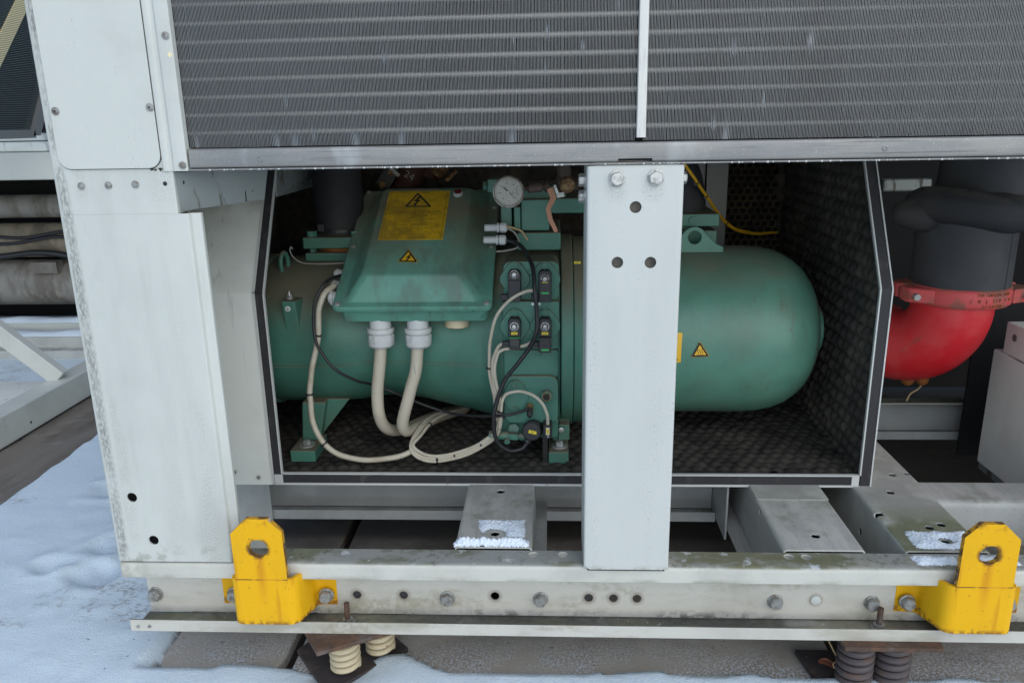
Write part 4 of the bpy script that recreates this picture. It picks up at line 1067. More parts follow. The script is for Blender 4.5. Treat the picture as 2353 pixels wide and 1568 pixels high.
# labels on the lid
def onlid(px, py, w): q = PN(px, py, L(0, 0, w), EW) - O; return (q.x, q.dot(EV))
c4 = [onlid(*p, FH + .0006) for p in ((870, 550), (1018, 552), (1033, 438.5), (893, 440))]
u0 = (c4[0][0] + c4[3][0]) / 2; u1 = (c4[1][0] + c4[2][0]) / 2; v0 = (c4[0][1] + c4[1][1]) / 2; v1 = (c4[2][1] + c4[3][1]) / 2
m = MB(); m.prism([L(u0, v0, FH + .0003), L(u1, v0, FH + .0003), L(u1, v1, FH + .0003), L(u0, v1, FH + .0003)], EW * .0006)
wl = m.build('warning_label', M['label'], tbx)
def stroke(mb, pts, w, o, eu, ev, ew, h, closed=False):
    n = len(pts)
    for i in range(n if closed else n - 1):
        a = Vector(pts[i]); b = Vector(pts[(i + 1) % n]); d = (b - a).normalized(); nn = Vector((-d.y, d.x)) * w / 2; e = d * w * .35
        q = [a - e - nn, b + e - nn, b + e + nn, a - e + nn]
        mb.add([o + eu * x.x + ev * x.y + ew * h for x in q], [(0, 1, 2, 3)])
def bolt_sign(mb, c, s, o, eu, ev, ew, h):     # lightning arrow
    pts = [(.10, .50), (.30, .50), (.08, .10), (.30, .14), (.02, -.28), (.12, -.24), (-.08, -.55), (-.14, -.18), (-.06, -.22), (.02, -.02), (-.20, -.06)]
    mb.add([o + eu * (c[0] + x * s) + ev * (c[1] + y * s) + ew * h for x, y in pts], [(0, 1, 2, 3, 9, 10), (3, 4, 8, 9), (4, 5, 6, 7, 8)])
hl = FH + .0012
def lab(u, v): return (u0 + (u1 - u0) * u, v0 + (v1 - v0) * v)
m = MB(); tri = [lab(.235, .60), lab(.245 + .44, .60), lab(.46, .945)]
tri = [onlid(933, 474, hl), onlid(988, 474, hl), onlid(960, 445, hl)]
stroke(m, tri, .0062, O, EU, EV, EW, hl, True); cc = (tri[2][0] + .0, (tri[0][1] + tri[2][1]) / 2 - .006); bolt_sign(m, cc, .050, O, EU, EV, EW, hl + .0001); m.build('danger_sign', M['ink'], tbx, recalc=False)
m = MB(); e = .007
stroke(m, [(u0 + e, v0 + e), (u1 - e, v0 + e), (u1 - e, v1 - e), (u0 + e, v1 - e)], .0009, O, EU, EV, EW, hl, True)
lines = [('D', 'ACHTUNG! Gefährliche elektrische Spannung', 'Warnung vor Stromschlag', 'Vor Arbeiten am Gerät Hauptschalter ausschalten und sichern'),
         ('F', 'ATTENTION! Tension électrique', 'Danger par électrocution', 'Avant toute intervention couper le courant général'),
         ('GB', 'CAUTION! Dangerous voltage', 'Risk of electric shock', 'Switch off main supply before working on the unit'),
         ('I', 'ATTENZIONE! Tensione elettrica', 'Pericolo di folgorazione', 'Disinserire l\'interruttore principale prima di intervenire'),
         ('E', 'ATENCIÓN! Tensión eléctrica', 'Peligro de electrocución', 'Desconectar la tensión antes de realizar trabajos en el aparato'),
         ('S', 'OBSERVERA! Farlig elektrisk spänning', 'Risk för elektriska stötar', 'Strömmen måste brytas innan arbete påbörjas')]
vv = .555
for code, a_, b_, c_ in lines:
    for s_, sz, uu in ((a_, .0072, .17), (b_, .0058, .17), (c_, .0058, .17)):
        p_ = lab(uu, vv); m.mesh(text_mesh(s_, sz, 0, 'LEFT'), frame(L(p_[0], p_[1], hl), EU, EV, EW)); vv -= .0275
    p_ = lab(.085, vv + .065); m.mesh(text_mesh(code, .007, 0, 'CENTER'), frame(L(p_[0], p_[1], hl), EU, EV, EW)); vv -= .006
m.build('lettering', M['ink'], tbx, recalc=False, smooth=0)
# small triangle sticker
def tri_sticker(parent, pts3, nrm, inset=.0, mt=M['label_clean'], ring_w=.0042):
    o = pts3[0]; eu = (pts3[1] - pts3[0]).normalized(); ew = nrm.normalized(); ev = ew.cross(eu)
    loc = [Vector(((p - o).dot(eu), (p - o).dot(ev))) for p in pts3]; cen = sum(loc, Vector((0, 0))) / 3
    out = []
    for p in loc:                                   # slightly rounded corners
        d = (cen - p).normalized(); pr = Vector((-d.y, d.x)); out += [p + d * .0012 - pr * .0022, p + d * .0012 + pr * .0022]
    mb = MB(); mb.prism([o + eu * p.x + ev * p.y for p in out], ew * .0006); st = mb.build('warning_sticker', mt, parent)
    ins = [p + (cen - p) * .15 for p in loc]; mb = MB(); stroke(mb, ins, ring_w, o, eu, ev, ew, .0009, True)
    return mb, o, eu, ev, ew, cen, loc, st
pts3 = [PN(915, 601, L(0, 0, FH + .0004), EW), PN(959, 602, L(0, 0, FH + .0004), EW), PN(938, 573, L(0, 0, FH + .0004), EW)]
mb, o_, eu, ev, ew, cen, loc, st = tri_sticker(tbx, pts3, EW); bolt_sign(mb, (cen.x, cen.y - .001), .030, o_, eu, ev, ew, .0010); mb.build('danger_sign', M['ink'], tbx, recalc=False)
# push button
q = PN(1052, 444, L(0, 0, FH + .004), EW)
d = q - O; q = L(d.x, d.dot(EV), FH); m = MB(); m.lathe(q, EW, [(-.004, .0145), (.008, .0145), (.010, .013)], 28); m.build('button_ring', M['gland'], tbx)
m = MB(); m.lathe(q + EW * .0095, EW, [(0, .0118), (.0018, .0115), (.0024, .009)], 28); m.build('reset_button', M['red_button'], tbx)
# big glands below the box
GL = []
for px in (874, 960):
    q = P(px, 752, Y=.492); dn = Vector((0, -.05, -1)).normalized(); m = MB()
    m.lathe(q, dn, [(-.03, .030), (.0, .030), (.0, .0375), (.012, .0375), (.0145, .035), (.0145, .033), (.0175, .033)], 12, rot=.2)
    m.lathe(q + dn * .0175, dn, [(0, .0365), (.022, .0365), (.026, .0352)], 10, rot=.1); m.lathe(q + dn * .0430, dn, [(0, .0355), (.005, .035), (.011, .029), (.012, .018)], 32)
    m.build('cable_gland', M['gland'], tbx, bevel=.0008); GL.append(q + dn * .05)
m = MB(); q = P(1050, 747, Y=.52); m.lathe(q, (0, -.05, -1), [(-.02, .034), (.002, .034), (.004, .03)], 30); m.build('blind_plug', M['spring_cream'], tbx)
for px, py, r in ((1150, 523, .0125), (1148, 551, .0122)):
    q = P(px - 12, py, Y=.575 if py < 540 else .555); m = MB(); m.lathe(q, X3, [(-.03, r * .8), (.004, r * .8), (.004, r * 1.1), (.010, r * 1.1), (.011, r * .75), (.013, r * .75), (.013, r * 1.12), (.028, r * 1.12), (.032, r * .8)], 10); m.build('cable_gland', M['gland'], tbx, bevel=.0006)
for px, py, Yg, r in ((784, 628, .60, .011), (777, 655, .55, .012), (772, 684, .50, .017)):
    q = P(px, py, Y=Yg); m = MB(); m.lathe(q, -X3, [(-.02, r), (.006, r), (.006, r * 1.2), (.014, r * 1.2), (.016, r * .8), (.020, r * .75)], 10); m.build('cable_gland', M['gland'], tbx, bevel=.0006)

# ---- solenoid valves
def solenoid(px, py, Yp, style, tagtxt=None):
    c = P(px, py, Y=Yp); c.y = Yp
    dia = [(-.012, .052), (.012, .052), (.022, .042), (.044, .006), (.044, -.010), (.022, -.046), (.012, -.056), (-.012, -.056), (-.022, -.046), (-.044, -.010), (-.044, .006), (-.022, .042)]
    m = MB(); m.prism([(c.x + p[0] * .92, Yp, c.z + p[1] * .85 + .003) for p in dia], (0, -.010, 0)); sv = m.build('solenoid_valve', G, cp, bevel=.002, seg=2)
    m = MB(); m.lathe((c.x, Yp - .010, c.z + .040), OUT, [(0, .0105), (.003, .0105), (.003, .0075), (.007, .007)], 20); m.lathe((c.x, Yp - .010, c.z - .043), OUT, [(0, .0105), (.003, .0105), (.003, .0075), (.007, .007)], 20); m.build('valve_bolt', G, sv)
    y1 = Yp - .045
    m = MB(); m.prism([(c.x - .017, Yp - .008, c.z - .020), (c.x + .017, Yp - .008, c.z - .020), (c.x + .0175, Yp - .008, c.z + .020), (c.x + .011, Yp - .008, c.z + .030), (c.x - .011, Yp - .008, c.z + .030), (c.x - .0175, Yp - .008, c.z + .020)], (0, -.037, 0)); m.build('coil', M['black_plastic'], sv, bevel=.003, seg=3)
    nutz = c.z + (.010 if style != 'open' else .022)
    m = MB(); m.lathe((c.x, y1, nutz), OUT, [(0, .0115), (.002, .0115)], 28); m.build('nut_washer', M['gland'] if style in ('a', 'b') else M['steel_dull'], sv)
    m = MB(); m.lathe((c.x, y1 - .002, nutz), OUT, [(0, .0098), (.003, .0098)], 6, rot=.5); m.build('coil_nut', M['ink'], sv)
    m = MB(); m.lathe((c.x, y1 - .002, nutz), OUT, [(0, .0062), (.007, .0062), (.008, .004)], 20); m.build('coil_stem', M['steel'], sv)
    if style == 'a':
        m = MB(); m.box(c.x - .0145, c.x + .0145, y1 - .004, Yp - .012, c.z - .054, c.z - .0215); m.box(c.x - .034, c.x - .0148, y1 + .004, y1 + .020, c.z - .050, c.z - .034); m.build('plug', M['black_plastic'], sv, bevel=.002)
        m = MB(); m.box(c.x - .0148, c.x + .0148, y1 - .0045, Yp - .014, c.z - .0214, c.z - .0202); m.build('plug_seal', M['green_ink'], sv)
        m = MB()
        for k in range(4): m.box(c.x - .011, c.x + .011, y1 - .0046, y1 - .0042, c.z - .028 - k * .0042, c.z - .0268 - k * .0042)
        m.build('plug_rib', M['grey_ink'], sv)
    else:
        dzp = -.056 if style == 'b' else -.046
        m = MB(); m.box(c.x - .0165, c.x + .0165, y1 - .006, Yp - .012, c.z + dzp - .006, c.z - .0205 if style == 'b' else c.z + .006); m.box(c.x - .037, c.x - .0168, y1 + .002, y1 + .020, c.z - .050, c.z - .034); m.build('plug', M['black_plastic'], sv, bevel=.002)
        if style != 'open':
            m = MB(); zz = c.z - .050 if style == 'b' else c.z - .024
            m.mesh(text_mesh('VALVE', .0042), frame((c.x, y1 - .0063, zz + .021), (1, 0, 0), (0, 0, 1), OUT))
            stroke(m, [(-.008, .004), (.008, .004), (.008, .015), (-.008, .015)], .0007, Vector((c.x, y1 - .0062, zz)), X3, Z3, OUT, .0002, True)
            m.build('plug_print', M['grey_ink'], sv, recalc=False)
            m = MB(); m.box(c.x - .010, c.x + .010, y1 - .0066, y1 - .0061, zz - .006, zz - .001); m.build('plug_print', M['green_ink'], sv)
    if tagtxt:
        m = MB(); m.box(c.x - .0085, c.x + .0085, y1 - .0014, y1 - .0002, c.z - .0125, c.z - .0055); m.build('tag', M['tag'], sv)
        m = MB(); m.mesh(text_mesh(tagtxt, .0062), frame((c.x, y1 - .0018, c.z - .009), (1, 0, 0), (0, 0, 1), OUT)); m.build('tag_lettering', M['ink'], sv, recalc=False)
    return sv, c, y1
solenoid(1183, 641, .500, 'open'); sv, c, y1 = solenoid(1252, 641, .500, 'c')
m = MB(); m.box(c.x - .0085, c.x + .0085, y1 - .0068, y1 - .0060, c.z + .0005, c.z + .0022); m.build('tag', M['tag'], sv)
m = MB(); m.box(c.x - .036, c.x - .012, y1 - .008, y1 - .0062, c.z - .060, c.z - .053); m.build('tag', M['white_tag'], sv)
solenoid(1183, 748, .478, 'a', '4Y3'); solenoid(1252, 748, .478, 'b', '4Y2')
# ---- small fittings
m = MB(); c = P(1184, 907, Y=.472)
dia = [(-.010, .048), (.010, .048), (.020, .038), (.038, .004), (.038, -.008), (.020, -.044), (.010, -.052), (-.010, -.052), (-.020, -.044), (-.038, -.008), (-.038, .004), (-.020, .038)]
m.prism([(c.x + p[0] * .95, .472, c.z + p[1] * .92) for p in dia], (0, -.008, 0))
for s in (.036, -.040): m.lathe((c.x, .464, c.z + s), OUT, [(0, .0105), (.006, .0105), (.006, .006), (.002, .005)], 22)
m.build('oval_cover', G, cp, bevel=.0015)
q = P(1255, 908, Y=.470); m = MB(); m.lathe(q, OUT, [(0, .0185), (.010, .0185), (.012, .016)], 6, rot=.4); sg = m.build('sight_glass', G, cp, bevel=.001)
m = MB(); m.lathe(q + OUT * .012, OUT, [(0, .0118), (.002, .0118), (.002, .0098), (.0005, .0095)], 28); m.build('glass_ring', M['brass'], sg)
m = MB(); m.lathe(q + OUT * .0128, OUT, [(0, .0094), (.0006, .0094)], 24); m.build('glass', M['ink'], sg)
q = P(1242, 811, Y=.482); m = MB(); m.lathe(q, OUT, [(0, .009), (.005, .009), (.005, .005), (.002, .0045)], 20); m.build('plug_screw', G, cp)
q = P(1216, 760, Y=.4775); m = MB(); m.lathe(q, OUT, [(0, .0075), (.001, .0075)], 22); m.build('paint_dot', M['green_vessel'], cp)
q = P(1217, 930, Y=.470); m = MB(); m.lathe(q, (0, -1, -.6), [(0, .009), (.008, .009), (.010, .0095), (.016, .0095)], 12); ps = m.build('sensor', M['brass'], cp)
m = MB(); m.lathe(q + Vector((0, -1, -.6)).normalized() * .016, (0, -1, -.75), [(0, .0085), (.016, .008), (.024, .005)], 16); m.build('sensor_plug', M['black_plastic'], ps)
m = MB(); a = P(1123, 998, Y=.46); b = P(1200, 1002, Y=.46); L2 = (b - a).length
m.lathe(a, b - a, [(0, .0115), (.002, .0125), (.050, .0125), (.050, .0135), (.054, .0135)], 18); m.lathe(a + (b - a).normalized() * .054, b - a, [(0, .012), (.028, .012)], 4, rot=.78); m.lathe(a + (b - a).normalized() * .083, b - a, [(0, .0085), (.004, .0085), (.004, .011), (.020, .011)], 6); m.build('check_valve', G, cp, bevel=.001)
q = P(1165, 1008, Y=.447); m = MB(); m.lathe(q, (0, -1, -.4), [(0, .006), (.006, .006), (.006, .0085), (.013, .0085)], 6); m.build('valve_stem', G, cp)
q = P(1180, 984, Y=.492); m = MB(); m.lathe(q, (0, -1, .3), [(0, .0165), (.012, .0165)], 6, rot=.2); m.build('plug_screw', G, cp)
q = P(1223, 988, Y=.448); ax = Vector((-.15, -1, .12)).normalized(); m = MB()
m.lathe(q - ax * .05, ax, [(0, .020), (.018, .020), (.020, .0255), (.05, .0285), (.060, .0275), (.064, .024), (.0645, .012)], 36); fs = m.build('oil_level_sensor', M['black_plastic'], cp, smooth=40)
m = MB(); m.lathe(q - ax * .072 + Vector((0, 0, .012)), Vector((0, -1, -.25)), [(0, .025), (.03, .025)], 6); m.build('sensor_nut', G, cp)
m = MB(); o_ = q + ax * .0155 + Vector((.003, 0, -.001)); eu = Vector((1, -.15, -.18)).normalized(); ev = ax.cross(eu).normalized() * -1; ev = ev if ev.z > 0 else -ev
m.prism([o_ - eu * .011 - ev * .0045, o_ + eu * .011 - ev * .0045, o_ + eu * .011 + ev * .0045, o_ - eu * .011 + ev * .0045], ax * .0006); m.build('tag', M['tag'], fs)
m = MB(); m.mesh(text_mesh('5A1', .0068), frame(o_ + ax * .0009, eu, ev, ax)); m.build('tag_lettering', M['ink'], fs, recalc=False)
m = MB(); q2_ = q + Vector((-.012, -.006, -.028)); m.lathe(q2_ + Vector((.006, .01, .008)), Vector((-.5, -.2, -.8)), [(0, .011), (.018, .011), (.02, .009)], 12); m.build('cable_gland', M['black_plastic'], fs)
m = MB(); q = P(1258, 992, Y=.425); m.box(q.x - .0125, q.x + .0125, q.y, q.y + .05, q.z - .020, q.z + .018); pg = m.build('float_switch_plug', M['black_plastic'], cp, bevel=.003)
m = MB(); m.box(q.x - .0048, q.x + .0048, q.y - .0012, q.y - .0002, q.z - .008, q.z + .013); m.build('tag', M['white_tag'], pg)
m = MB(); m.box(q.x - .0036, q.x + .0036, q.y - .0022, q.y - .0013, q.z - .0055, q.z + .0105); m.build('tag', M['tag'], pg)
m = MB(); m.mesh(text_mesh('5R4', .0058), frame((q.x, q.y - .0026, q.z + .0025), (0, 0, -1), (1, 0, 0), OUT)); m.build('tag_lettering', M['ink'], pg, recalc=False)
m = MB(); m.lathe((q.x + .001, q.y, q.z - .0135), OUT, [(0, .0028), (.001, .0028)], 14); m.build('screw', M['steel'], pg)
q = P(1326, 603, Y=.475); m = MB(); m.prism([q + Vector((-.0085, 0, -.003)), q + Vector((.0085, 0, -.003)), q + Vector((.0085, 0, .003)), q + Vector((-.0085, 0, .003))], (0, .003, 0)); tg = m.build('tag', M['tag'], fl2)
m = MB(); m.mesh(text_mesh('5W1', .0052), frame(q + OUT * .0004, (1, 0, 0), (0, 0, 1), OUT)); m.build('tag_lettering', M['ink'], fl2, recalc=False)
# ---- stickers on the vessel (they follow its curve)
def on_vessel(px, py, off=.0008):
    r = ray(px, py); R_ = .2505 + off
    A = r.y ** 2 + r.z ** 2; B = 2 * (r.y * (CAM.y - AY) + r.z * (CAM.z - AZ)); C_ = (CAM.y - AY) ** 2 + (CAM.z - AZ) ** 2 - R_ * R_
    k = (-B - math.sqrt(B * B - 4 * A * C_)) / (2 * A); return CAM + r * k
p3 = [on_vessel(1588, 819), on_vessel(1628, 817.5), on_vessel(1607, 784.5)]
nr = (sum(p3, Vector()) / 3 - Vector((sum(p.x for p in p3) / 3, AY, AZ)))
p3 = [p + nr.normalized() * .0012 for p in p3]
mb, o_, eu, ev, ew, cen, loc, st = tri_sticker(cp, p3, nr)
for k in (-1, 0, 1): stroke(mb, [(cen.x + k * .0058 + .0016 * math.sin(t_ * 1.05), cen.y - .006 + t_ * .0022) for t_ in range(7)], .0013, o_, eu, ev, ew, .0010)
stroke(mb, [(cen.x - .0095, cen.y - .0095), (cen.x + .0095, cen.y - .0095)], .0014, o_, eu, ev, ew, .0010); mb.build('hot_surface_sign', M['ink'], cp, recalc=False)
m = MB(); n_ = 8
def lab_v(u, v): return on_vessel(1500 + (1567.5 - 4 * v - 1500) * u, 764 + 68 * v, .0012)
m.grid(6, n_, lambda u, v: lab_v(u, v)); vl = m.build('instruction_label', M['label_clean'], cp)
m = MB()
for k, (a_, b_) in enumerate(((.10, .93), (.14, .90), (.18, .92), (.86, .90), (.91, .93))):
    p_ = [on_vessel(1500 + 62 * b_, 764 + 68 * a_ + 1, .002), on_vessel(1500 + 62 * b_, 764 + 68 * a_ - .6, .002), on_vessel(1530, 764 + 68 * a_ - .6, .002), on_vessel(1530, 764 + 68 * a_ + 1, .002)]
    m.add(p_, [(0, 1, 2, 3)])
m.build('label_print', M['ink'], cp, recalc=False)

# ================================================================ CABLES
def cable(name, label, pts, r, mt, ties=(), n=8, group=None, strands=None, cat='cable'):
    p3 = [P(p[0], p[1], Y=p[2]) for p in pts]; path = catmull(p3, n)
    sd_ = len(label) * 1.7
    path = [p_ + Vector((nz(i_ * .13, sd_), nz(i_ * .13, sd_ + 9), nz(i_ * .13, sd_ + 21))) * min(.0022, r * .35) for i_, p_ in enumerate(path)]
    m = MB(); m.tube(path, r, 12)
    o = m.build(name, mt, base=tuple(p3[0]), smooth=180); props(o, label, cat, group)
    for tx, ty in ties:
        k = min(range(1, len(path) - 1), key=lambda i: (project(path[i]) - Vector((tx, ty))).length)
        d = (path[k + 1] - path[k - 1]).normalized(); tm = MB(); tm.lathe(path[k] - d * .0025, d, [(0, r * 1.02), (.0, r * 1.16 + .0008), (.005, r * 1.16 + .0008), (.005, r * 1.02)], 16, cap=False)
        e = path[k] + d.cross(OUT).normalized() * (r * 1.1 + .002); tm.box(e.x - .003, e.x + .003, e.y - .003, e.y + .003, e.z - .003, e.z + .003)
        tm.build('cable_tie', M['cable_black'], o)
    return o
def project(w):
    v = w - CAM; c = Vector((v.x * _R.x + v.y * _F.x - v.z * _D.x, v.x * _R.y + v.y * _F.y - v.z * _D.y, v.x * _R.z + v.y * _F.z - v.z * _D.z))
    return Vector((CXP + FP * c.x / c.z, CYP + FP * c.y / c.z))
gp = 'thick cream power cables below the terminal box'
cable('power_cable', 'thick cream power cable hanging from the left white gland and curling back', [(874, 780, .492), (871, 850, .49), (867, 905, .49), (872, 955, .495), (890, 984, .53), (925, 986, .60), (975, 965, .72), (1030, 945, .85), (1070, 935, .98)], .0172, M['cable_cream'], group=gp)
cable('power_cable', 'thick cream power cable leaning from the right white gland and curling back', [(960, 780, .49), (955, 845, .485), (943, 895, .48), (930, 945, .48), (924, 972, .485), (934, 990, .515), (962, 980, .58), (1005, 958, .70), (1070, 937, .90)], .0172, M['cable_cream'], group=gp)
gc = 'thin cream control cables'
cable('control_cable', 'cream cable looping from the box down left and along the foam floor', [(770, 655, .52), (748, 670, .49), (735, 700, .48), (731, 740, .48), (730, 780, .48), (721, 825, .475), (713, 875, .475), (712, 915, .475), (718, 960, .47), (735, 1005, .46), (767, 1037, .455), (812, 1053, .452), (865, 1056, .45), (920, 1046, .455), (958, 1030, .47)], .0080, M['cable_cream'], ((731, 771), (717, 906), (746, 1020)), group=gc)
loopE = [(1145, 985, .452), (1128, 1005, .452), (1095, 1026, .452), (1050, 1044, .452), (1000, 1053, .452), (965, 1046, .455), (947, 1028, .465)]
back = [(955, 1003, .50), (985, 968, .58), (1030, 947, .70), (1070, 938, .80)]
cable('control_cable', 'cream cable arching from the upper right plug and down to the floor coil', [(1226, 666, .448), (1205, 670, .445), (1182, 681, .445), (1155, 705, .448), (1137, 735, .45), (1127, 780, .455), (1124, 830, .46), (1127, 870, .458), (1136, 915, .45), (1140, 950, .448)] + loopE + back, .0047, M['cable_cream'], ((1128, 843), (1105, 1018), (1043, 1045)), group=gc)
cable('control_cable', 'cream cable bending from the plug under the left yellow tag', [(1160, 787, .450), (1147, 793, .448), (1138, 810, .45), (1131, 840, .452), (1134, 880, .45), (1143, 920, .446), (1147, 955, .445), (1140, 992, .446)] + [(x + 2, y - 6, z) for x, y, z in loopE[1:]] + [(x + 10, y - 2, z) for x, y, z in back], .0046, M['cable_cream'], ((990, 975),), group=gc)
cable('control_cable', 'cream cable running left from the plug under the right yellow tag', [(1224, 785, .448), (1205, 793, .444), (1180, 799, .444), (1155, 803, .445), (1142, 815, .447), (1136, 845, .447), (1141, 885, .444), (1149, 925, .440), (1151, 960, .440), (1142, 998, .443), (1112, 1024, .448), (1060, 1048, .447), (1005, 1059, .447), (962, 1051, .45), (944, 1030, .46), (950, 1003, .495), (978, 966, .58), (1025, 943, .70)], .0046, M['cable_cream'], ((1003, 1058),), group=gc)
cable('control_cable', 'pale cable arching over the diamond cover to the small black plug', [(1258, 978, .437), (1256, 950, .432), (1243, 924, .430), (1220, 906, .432), (1190, 898, .436), (1165, 904, .440), (1153, 922, .438), (1150, 955, .437), (1147, 985, .440)], .0046, M['cable_cream'], ((1140, 947),), group=gc)
cable('black_cable', 'black cable dropping from the box past the valves to the round sensor', [(1163, 552, .555), (1190, 560, .54), (1212, 585, .50), (1226, 625, .455), (1229, 675, .425), (1233, 715, .425), (1232, 760, .42), (1215, 800, .43), (1190, 833, .43), (1163, 870, .43), (1145, 908, .428), (1136, 950, .425), (1135, 990, .425), (1145, 1018, .43), (1170, 1034, .435), (1197, 1030, .44), (1212, 1016, .445)], .0058, M['cable_black'], group='black signal cables')
cable('black_cable', 'thin black cable sagging from the left of the box across to the sensor', [(783, 632, .58), (752, 645, .50), (728, 680, .475), (720, 725, .468), (722, 765, .465), (735, 805, .462), (770, 848, .462), (815, 872, .495), (855, 883, .53), (905, 901, .55), (965, 926, .56), (1030, 947, .54), (1090, 955, .48), (1150, 954, .428), (1190, 948, .432), (1213, 938, .442)], .0042, M['cable_black'], group='black signal cables')
cable('sensor_wire', 'thin grey wire curling in front of the suction flange', [(672, 572, .60), (668, 567, .60), (666, 575, .60), (672, 588, .60), (686, 600, .60), (705, 605, .60), (750, 606, .60), (800, 603, .62)], .0016, M['cable_grey'], cat='wire')
for k, (dx, lab_) in enumerate(((0, 'yellow twin wire, upper strand, slanting down right of the post'), (3, 'yellow twin wire, lower strand, slanting down right of the post'))):
    cable('yellow_wire', lab_, [(1560, 360, .70), (1578, 384 + dx, .70), (1601, 417 + dx, .74), (1622, 448 + dx, .80), (1645, 482 + dx * 1.3, .88), (1665, 507 + dx * 1.4, .95), (1688, 524 + dx * 1.2, 1.0), (1715, 532 + dx, 1.05), (1745, 536 + dx * .6, 1.1), (1786, 533, 1.15)], .0034, M['cable_yellow'], ((1601, 419), (1624, 452), (1668, 512)) if k else (), group='yellow wires beside the post')
cable('flex_lead', 'twisted yellow and white sensor leads at the right of the terminal box', [(1163, 520, .575), (1180, 524, .57), (1200, 533, .565), (1212, 552, .56)], .003, M['straw'], cat='wire')
cable('flex_lead', 'grey sensor lead curling below the upper white gland', [(1163, 524, .575), (1180, 532, .57), (1192, 552, .565), (1188, 568, .565), (1160, 576, .56), (1140, 578, .56)], .0026, M['cable_grey'], cat='wire')

# ================================================================ GAUGE AND BALL VALVE
q = P(1168, 441, Y=.42); gz = thing('pressure_gauge', 'round white faced pressure gauge with a brownish metal rim', 'pressure gauge', tuple(q))
ax = Vector((.03, -1, .10)).normalized()
ux = Vector((1, 0, 0)); ux = (ux - ax * ux.dot(ax)).normalized(); uz = ux.cross(ax); uz = uz if uz.z > 0 else -uz
m = MB(); m.lathe(q - ax * .030, ax, [(0, .030), (.003, .036), (.024, .0375), (.026, .0405), (.034, .0405), (.036, .0390), (.0365, .0368), (.031, .0352)], 56, cap=False)
m.lathe(q - ax * .030, ax, [(0, .030), (.0, .001)], 56); m.build('case', M['bezel'], gz, smooth=30)
m = MB(); m.lathe(q, ax, [(-.002, .0356), (.0003, .0356)], 48); m.build('dial', M['dial'], gz)
m = MB(); R0 = .0345; oo = q + ax * .0006
def gpt(r, a): return (r * math.cos(a), r * math.sin(a))
a0_ = math.radians(-43); a6_ = a0_ - math.radians(262)
for k in range(61):
    a = a0_ + (a6_ - a0_) * k / 60; big = k % 10 == 0
    stroke(m, [gpt(R0 * (.80 if big else .90 if k % 5 else .86), a), gpt(R0 * .97, a)], .0007 if big else .0004, oo, ux, uz, ax, 0)
for k in range(7):
    a = a0_ + (a6_ - a0_) * k / 6; x, y = gpt(R0 * .64, a); rot = math.radians(80)
    m.mesh(text_mesh(str(k), .0078), frame(oo + ux * x + uz * y, ux * math.cos(rot) + uz * math.sin(rot), -ux * math.sin(rot) + uz * math.cos(rot), ax))
rot = math.radians(80); e1 = ux * math.cos(rot) + uz * math.sin(rot); e2 = -ux * math.sin(rot) + uz * math.cos(rot)
m.mesh(text_mesh('bar', .0058), frame(oo + ux * .010 - uz * .001, e1, e2, ax)); stroke(m, [(.0225, -.009), (.0200, .011)], .0010, oo, ux, uz, ax, 0)
for x, y in ((.0235, .0125), (.0155, .0065), (.0160, -.0020), (.0255, -.0060)): m.lathe(oo + ux * x + uz * y, ax, [(0, .0011), (.0002, .0011)], 10)
m.build('dial_print', M['ink'], gz, recalc=False, smooth=0)
m = MB(); d = Vector(gpt(1, a0_)); w_ = Vector((-d.y, d.x))
m.add([oo + ax * .003 + ux * p.x + uz * p.y for p in (d * -.0175 - w_ * .0014, d * .0 - w_ * .0011, d * .0260, d * .0 + w_ * .0011, d * -.0175 + w_ * .0014)], [(0, 1, 2, 3, 4)]); m.build('needle', M['ink'], gz, recalc=False)
m = MB(); m.lathe(oo, ax, [(.0, .0024), (.004, .0024), (.0045, .0014)], 16); m.build('hub', M['white_tag'], gz)
bv = thing('ball_valve', 'brown ball valve with a bent faded orange lever beside the gauge', 'ball valve', tuple(P(1285, 425, Y=.46)))
m = MB(); a = P(1196, 433, Y=.45); b = P(1300, 425, Y=.47); d = (b - a).normalized()
m.lathe(a, d, [(0, .007), (.018, .007), (.018, .0135), (.055, .0135), (.055, .009), (.062, .009), (.062, .015), (.072, .015), (.072, .012)], 14); m.build('pipe', M['brown_fitting'], bv, bevel=.001)
m = MB(); c = P(1285, 422, Y=.47); m.lathe(c - X3 * .010, X3, [(0, .014), (.006, .022), (.028, .024), (.034, .018), (.06, .017)], 24); m.lathe(c + Z3 * .0 + X3 * .012, Z3, [(0, .018), (.03, .018), (.06, .015), (.12, .014)], 20); m.build('body', M['brown_fitting'], bv, smooth=40)
q = P(1303, 430, Y=.425); m = MB(); m.lathe(q + Vector((0, .05, .004)), OUT, [(0, .020), (.03, .020), (.034, .0182), (.048, .0182), (.050, .016), (.047, .012), (.049, .006)], 30); m.build('brass_cap', M['brass'], bv, smooth=35)
pl_ = [P(1263, 432, Y=.435), P(1271, 455, Y=.430), P(1259, 480, Y=.420), P(1264, 504, Y=.418), P(1278, 533, Y=.418)]
m = MB(); wl_ = [.0085, .0080, .0062, .0062, .0052]
L1 = []; L2_ = []
for i, p in enumerate(pl_):
    dd = (pl_[min(i + 1, 4)] - pl_[max(i - 1, 0)]).normalized(); nn = dd.cross(OUT).normalized(); L1.append(p + nn * wl_[i]); L2_.append(p - nn * wl_[i])
m.prism(L1 + L2_[::-1], (0, .004, 0)); m.build('lever', M['copper'], bv, bevel=.0015)
